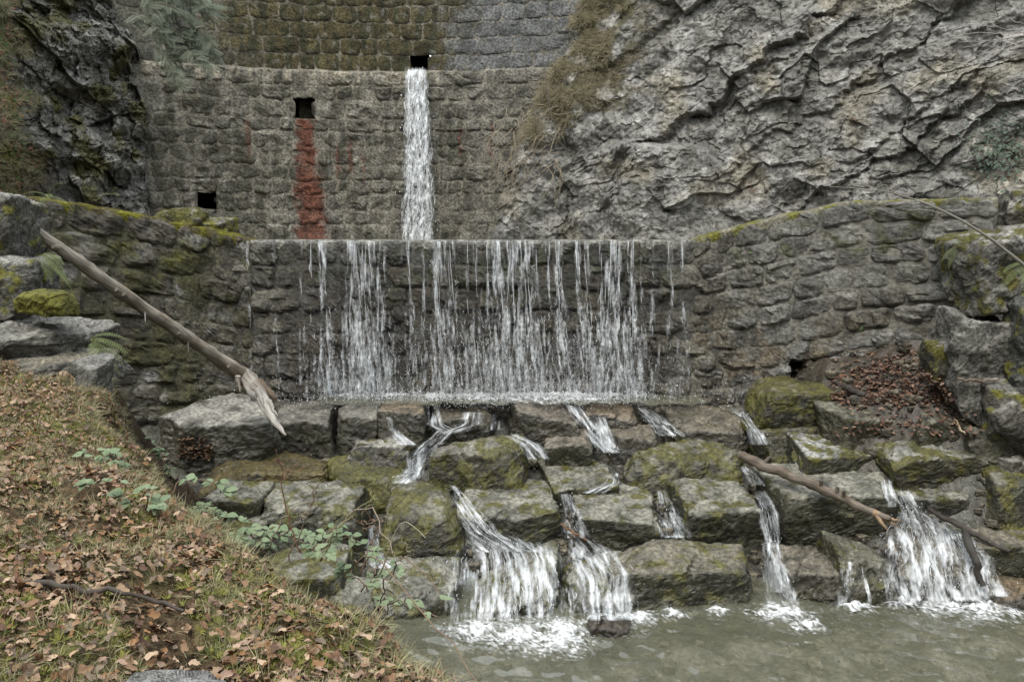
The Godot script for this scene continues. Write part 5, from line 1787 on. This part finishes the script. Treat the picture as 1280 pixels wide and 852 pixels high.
func build_plants() -> void:
	M.m_leaves = []
	for k in 2:
		var b := MB.new()
		b.leaf(Transform3D(), 1.0, 0.68, 0.18, -0.18 - 0.15 * k, Color.WHITE, 6, 0.9)
		M.m_leaves.append(b.mesh())
	# ferns
	fern(at(52, 318, 10.9), 4, 0.55, [Vector3(0.9, -0.1, 0.3), Vector3(0.7, -0.4, 0.4), Vector3(0.5, 0.2, 0.5), Vector3(0.9, -0.5, 0.1)], "fern growing between rocks just below the log's upper end")
	fern(at(112, 424, 10.5), 6, 0.55, [Vector3(0.9, 0.25, 0.2), Vector3(0.9, -0.05, 0.3), Vector3(0.7, -0.4, 0.4), Vector3(0.5, 0.5, 0.3)], "green fern at the end of the rock pile, against the wing wall")
	fern(at(1284, 330, 12.5), 5, 0.5, [Vector3(-0.5, -0.3, 0.6), Vector3(-0.7, 0.2, 0.3), Vector3(-0.2, -0.8, 0.5), Vector3(-0.7, -0.2, 0.2)], "fern hanging at the right edge beside the dark rock")
	fern(at(1196, 308, 13.1), 3, 0.35, [Vector3(-0.8, -0.1, 0.4), Vector3(-0.4, 0.4, 0.5), Vector3(-0.6, -0.6, 0.3)], "small fern on the big mossy rock at the right")
	fern(at(60, 246, 14.6), 5, 0.5, [Vector3(0.5, 0.5, 0.5), Vector3(-0.5, 0.5, 0.5), Vector3(0.9, 0.2, 0.3), Vector3(0.1, 0.1, 0.9)], "fern above the mossy left wing wall")
	fern(at(140, 244, 16.9), 3, 0.4, [Vector3(0.5, 0.7, 0.5), Vector3(-0.6, 0.5, 0.5), Vector3(0.8, 0.1, 0.5)], "small fern on top of the left wing wall")
	# brambles along the bank edge
	var L := func(pts: Array) -> Array:
		var out := []
		for p in pts: out.append(p)
		return out
	var spots := [[150, 590, "lowest leaved bramble on the leafy bank, farthest to the left"], [215, 600, "bramble with grey green leaves above the dead leaves"], [245, 650, "dense bramble clump on the bank in front of the dark mossy block"], [180, 640, "creeping bramble between grass and dead leaves"], [330, 690, "bramble at the bank edge below the thin red twigs"], [395, 695, "bramble with one bright leaf at the bank edge"], [455, 740, "bramble hanging over the edge beside the dark wet block"], [500, 800, "bramble on the moss nearest the pool"]]
	for s in spots:
		var base := on_bank_px(s[0], s[1])
		var stems := []
		for k in (5 if s[0] == 245 or s[0] == 330 or s[0] == 395 else 3):
			var an := rng.randf() * TAU
			var ln := rng.randf_range(0.25, 0.5)
			var tip := base + Vector3(cos(an) * ln, 0, sin(an) * ln)
			tip.y = maxf(bank_y(tip.x, tip.z), base.y - 0.1) + rng.randf_range(0.06, 0.2)
			stems.append([base, base.lerp(tip, 0.5) + Vector3(0, rng.randf_range(0.08, 0.16), 0), tip])
		bramble(base, stems, 9, 0.072 if s[0] < 400 else 0.055, s[2], 0.10 if s[0] > 380 else 0.0)
	# long arching canes
	var c0 := on_bank_px(438, 706)
	bramble(c0, [[c0, at(470, 690, 3.9), at(520, 760, 3.6), at(575, 838, 3.1), at(610, 860, 2.9)]], 3, 0.05, "long red brown cane arching down to the pool side", 0.2)
	var c1 := on_bank_px(470, 770)
	bramble(c1, [[c1, at(505, 690, 4.0), at(540, 715, 3.9), at(556, 745, 3.8)], [c1, at(520, 745, 3.8), at(550, 772, 3.7)]], 4, 0.05, "bramble cane with bright green leaves against the dark wet block", 0.85)
	var bare := [[[330, 690], [360, 640], [395, 628]], [[372, 690], [352, 600], [348, 560]], [[395, 690], [440, 640], [458, 634], [480, 668], [488, 690]], [[400, 700], [430, 650], [470, 620]], [[450, 720], [472, 655], [455, 640]], [[360, 700], [385, 640], [400, 600]], [[470, 730], [500, 655], [535, 672]]]
	var bn := ["bare arching stem rising before the dark mossy block", "thin upright red twig before the big pale topped block", "bare stem bent over like a hook before the round mossy boulder", "fine yellowish bare stem leaning right", "dry forked stem at the water side of the bank", "fine bare twig leaning right from the bank", "thin arching stem before the lower round boulder"]
	for k in bare.size():
		var st: Array = bare[k]
		var base := on_bank_px(st[0][0], st[0][1])
		var b := MB.new()
		var loc := [Vector3.ZERO]
		for i in range(1, st.size()): loc.append(at(st[i][0], st[i][1], -base.z - 0.1 * i) - base)
		var cl := [Color(0.30, 0.26, 0.19), Color(0.20, 0.10, 0.07), Color(0.30, 0.24, 0.19), Color(0.26, 0.24, 0.11), Color(0.24, 0.15, 0.10), Color(0.20, 0.15, 0.10), Color(0.30, 0.27, 0.19)]
		twig(b, loc, 0.006, 0.0025, cl[k], k)
		for g in 3:
			var p: Vector3 = loc[loc.size() - 1] * rng.randf_range(0.5, 0.95)
			twig(b, [p, p + Vector3(rng.randf_range(-0.12, 0.14), rng.randf_range(0.0, 0.12), 0.02)], 0.003, 0.0012, cl[k], k + g * 7)
		tag(put("briar", b.mesh(), M.twig), bn[k], "stem").position = base
	# bare branches reaching in from the right
	var r0 := at(1296, 345, 10.5)
	var rb := thing("bare_branch", r0, "long bare branch arching in from the right over the wing wall", "branch")
	var b1 := MB.new()
	twig(b1, [Vector3.ZERO, at(1210, 280, 10.6) - r0, at(1130, 244, 10.8) - r0, at(1040, 232, 11.0) - r0], 0.022, 0.004, Color(0.20, 0.185, 0.16), 3)
	put("bough", b1.mesh(), M.twig, rb)
	for q in [[1180, 268, 1080, 262], [1150, 252, 1060, 270], [1120, 243, 1090, 225], [1230, 296, 1200, 330], [1090, 237, 1030, 250]]:
		var b2 := MB.new()
		twig(b2, [at(q[0], q[1], 10.65) - r0, at((q[0] + q[2]) * 0.5, (q[1] + q[3]) * 0.5 - 4, 10.7) - r0, at(q[2], q[3], 10.8) - r0], 0.007, 0.002, Color(0.20, 0.185, 0.16), q[0])
		put("twig", b2.mesh(), M.twig, rb)
	var r1 := at(1300, 42, 11.5)
	var rb2 := thing("bare_branch", r1, "spray of pale bare twigs reaching in high at the right before the cliff", "branch")
	for q in [[1190, 44, 1240, 40], [1186, 52, 1235, 50], [1210, 78, 1250, 64], [1205, 30, 1250, 34], [1238, 12, 1270, 26], [1220, 70, 1262, 58]]:
		var b3 := MB.new()
		twig(b3, [Vector3.ZERO, at(q[2], q[3], 11.5) - r1, at(q[0], q[1], 11.5) - r1], 0.008, 0.003, Color(0.30, 0.27, 0.24), q[0])
		put("twig", b3.mesh(), M.twig, rb2)
	# thin saplings on the grassy shoulder
	for q in [[672, 160, 655, 0, "thin bare sapling before the squared stones of the upper wall"], [690, 150, 680, -20, "second thin bare sapling, closer to the cliff"]]:
		var base := at(q[0], q[1], 20.6)
		var b4 := MB.new()
		twig(b4, [Vector3.ZERO, at((q[0] + q[2]) * 0.5 - 6, (q[1] + q[3]) * 0.5, 20.5) - base, at(q[2], q[3], 20.4) - base], 0.016, 0.006, Color(0.14, 0.12, 0.10), q[0])
		for g in 4:
			var f := rng.randf_range(0.3, 0.95)
			var p := (at(q[2], q[3], 20.4) - base) * f
			twig(b4, [p, p + Vector3(rng.randf_range(-0.6, 0.5), rng.randf_range(0.1, 0.6), 0.1)], 0.007, 0.003, Color(0.14, 0.12, 0.10), g)
		tag(put("sapling", b4.mesh(), M.twig), q[4], "sapling").position = base
	# tangled dead roots hanging on the left foot of the cliff
	var rootb := MB.new()
	for k in 60:
		var p := at(rng.randf_range(625, 700), rng.randf_range(130, 215), 20.3)
		var q := p + Vector3(rng.randf_range(-0.9, 0.3), rng.randf_range(-1.3, -0.2), rng.randf_range(0.0, 0.3))
		twig(rootb, [p, p.lerp(q, 0.5) + Vector3(rng.randf_range(-0.2, 0.2), 0.15, 0.1), q], 0.009, 0.003, vary(Color(0.24, 0.20, 0.14), 0.3), k)
	tag(put("hanging_roots", rootb.mesh(), M.twig), "tangle of dry roots hanging at the cliff's left edge", "", "", "stuff")
	# trunk on the shoulder
	var tb := cliff_at(748, 14) + Vector3(0, -0.25, -0.55)
	var tr := thing("tree", tb, "lower trunk of a tree standing on the grassy cliff shoulder", "tree")
	put("trunk", log_mesh([Vector3(0.05, -0.3, 0), Vector3(-0.02, 0.6, 0.02), Vector3(-0.05, 1.8, -0.05)], [0.3, 0.2, 0.19, 0.18], 16, Color(0.085, 0.07, 0.055), 44, 0.03, 14, 0.03), M.wood, tr)
	# evergreen boughs over the left part of the upper wall
	var fb := at(150, 6, 18.6)
	var fo := thing("evergreen_bough", fb, "grey green evergreen boughs hanging before the upper wall's left end", "bough")
	var needles := []
	var ncol := []
	var nm := MB.new()
	for k in 11:
		for g in [-1.0, 1.0]:
			nm.leaf(Transform3D(Basis(Vector3(0.45, 0.05, g * 0.9).normalized(), Vector3.UP, Vector3(-0.9 * g, 0, 0.45).normalized() * g), Vector3(k * 0.09, 0, 0)), 0.30 * (1.0 - k * 0.05), 0.048, 0.0, -0.2, Color.WHITE, 2)
	for k in 17:
		var sx := rng.randf_range(150, 225)
		var sy := rng.randf_range(-30, 60)
		var ex := sx + rng.randf_range(20, 75)
		var ey := sy + rng.randf_range(15, 60)
		var b5 := MB.new()
		var p0 := at(sx, sy, 18.6)
		var p1 := at(ex, ey, 18.4 + rng.randf_range(-0.6, 0.5))
		twig(b5, [p0 - fb, p0.lerp(p1, 0.5) - fb + Vector3(0, 0.12, 0), p1 - fb], 0.014, 0.004, Color(0.10, 0.085, 0.06), k)
		put("twig", b5.mesh(), M.twig, fo)
		for g in 30:
			var f := rng.randf_range(0.15, 1.0)
			var q := p0.lerp(p1, f) - fb + Vector3(0, 0.12 * sin(PI * f), 0)
			var dr := (p1 - p0).normalized() * 0.8 + Vector3(rng.randfn(0, 0.7), rng.randfn(-0.35, 0.3), rng.randfn(0, 0.5))
			dr = dr.normalized()
			var up := Vector3(rng.randfn(0, 0.2), 0.7, 0.7).normalized()
			var zz := dr.cross(up).normalized()
			needles.append(Transform3D(Basis(dr, zz.cross(dr), zz) * Basis.from_scale(Vector3.ONE * rng.randf_range(0.22, 0.42)), q))
			ncol.append(vary(Color(0.05, 0.065, 0.04).lerp(Color(0.17, 0.19, 0.14), pow(rng.randf(), 1.5)), 0.2))
	scatter("needles", nm.mesh(), M.leaf, needles, ncol, "", fo)
	# ivy on the cliff at the right
	var iw := []
	var ic := []
	for k in 420:
		var px := rng.randfn(1250, 22)
		var py := rng.randfn(185, 24)
		var j := clampi(int((py + 30.0) / 365.0 * 305.0) + 24, 0, 329)
		var u := clampi(int((px - left_edge_right_cliff(py)) / (1370.0 - left_edge_right_cliff(py)) * (cliff_nu - 1)), 0, cliff_nu - 1)
		var p := cliff_pos[j * cliff_nu + u]
		var s := rng.randf_range(0.04, 0.075)
		iw.append(Transform3D(seat(Vector3(rng.randfn(-0.2, 0.4), 0.5, 0.8).normalized(), rng.randf() * TAU) * Basis.from_scale(Vector3.ONE * s), p + Vector3(-0.03, 0, 0.08)))
		ic.append(vary(Color(0.075, 0.105, 0.075), 0.35))
	var io := scatter("ivy", M.m_leaves[0], M.leaf, iw, ic, "dark green ivy patch on the cliff above the right rocks")
	io.set_meta("kind", "stuff")
	# little plants in the wall joints
	var wp := [[246, 300, 16.5, "tiny pale plant rooted in the left wing wall"], [942, 318, 16.7, "tiny plant in a joint at the crest end of the right wing wall"], [1078, 404, 15.9, "small green rosette in the right wing wall"], [158, 304, 15.9, "tiny sprig low on the mossy left wing wall"]]
	for q in wp:
		var d := -weir_path(at(q[0], q[1], q[2]).x, at(q[0], q[1], q[2]).y).z - 0.08
		var base := at(q[0], q[1], d)
		var o := thing("wall_plant", base, q[3], "plant", "small plants in the wall joints")
		for k in 7:
			var an := rng.randf() * TAU
			var m := put("leaf", M.m_leaves[0], leaf_material(Color(0.13, 0.17, 0.06)), o)
			var n := Vector3(cos(an) * 0.7, sin(an) * 0.7 + 0.3, 0.8).normalized()
			m.transform = Transform3D(seat(n, an) * Basis.from_scale(Vector3.ONE * rng.randf_range(0.08, 0.14)), Vector3(cos(an), sin(an), 0) * 0.03)
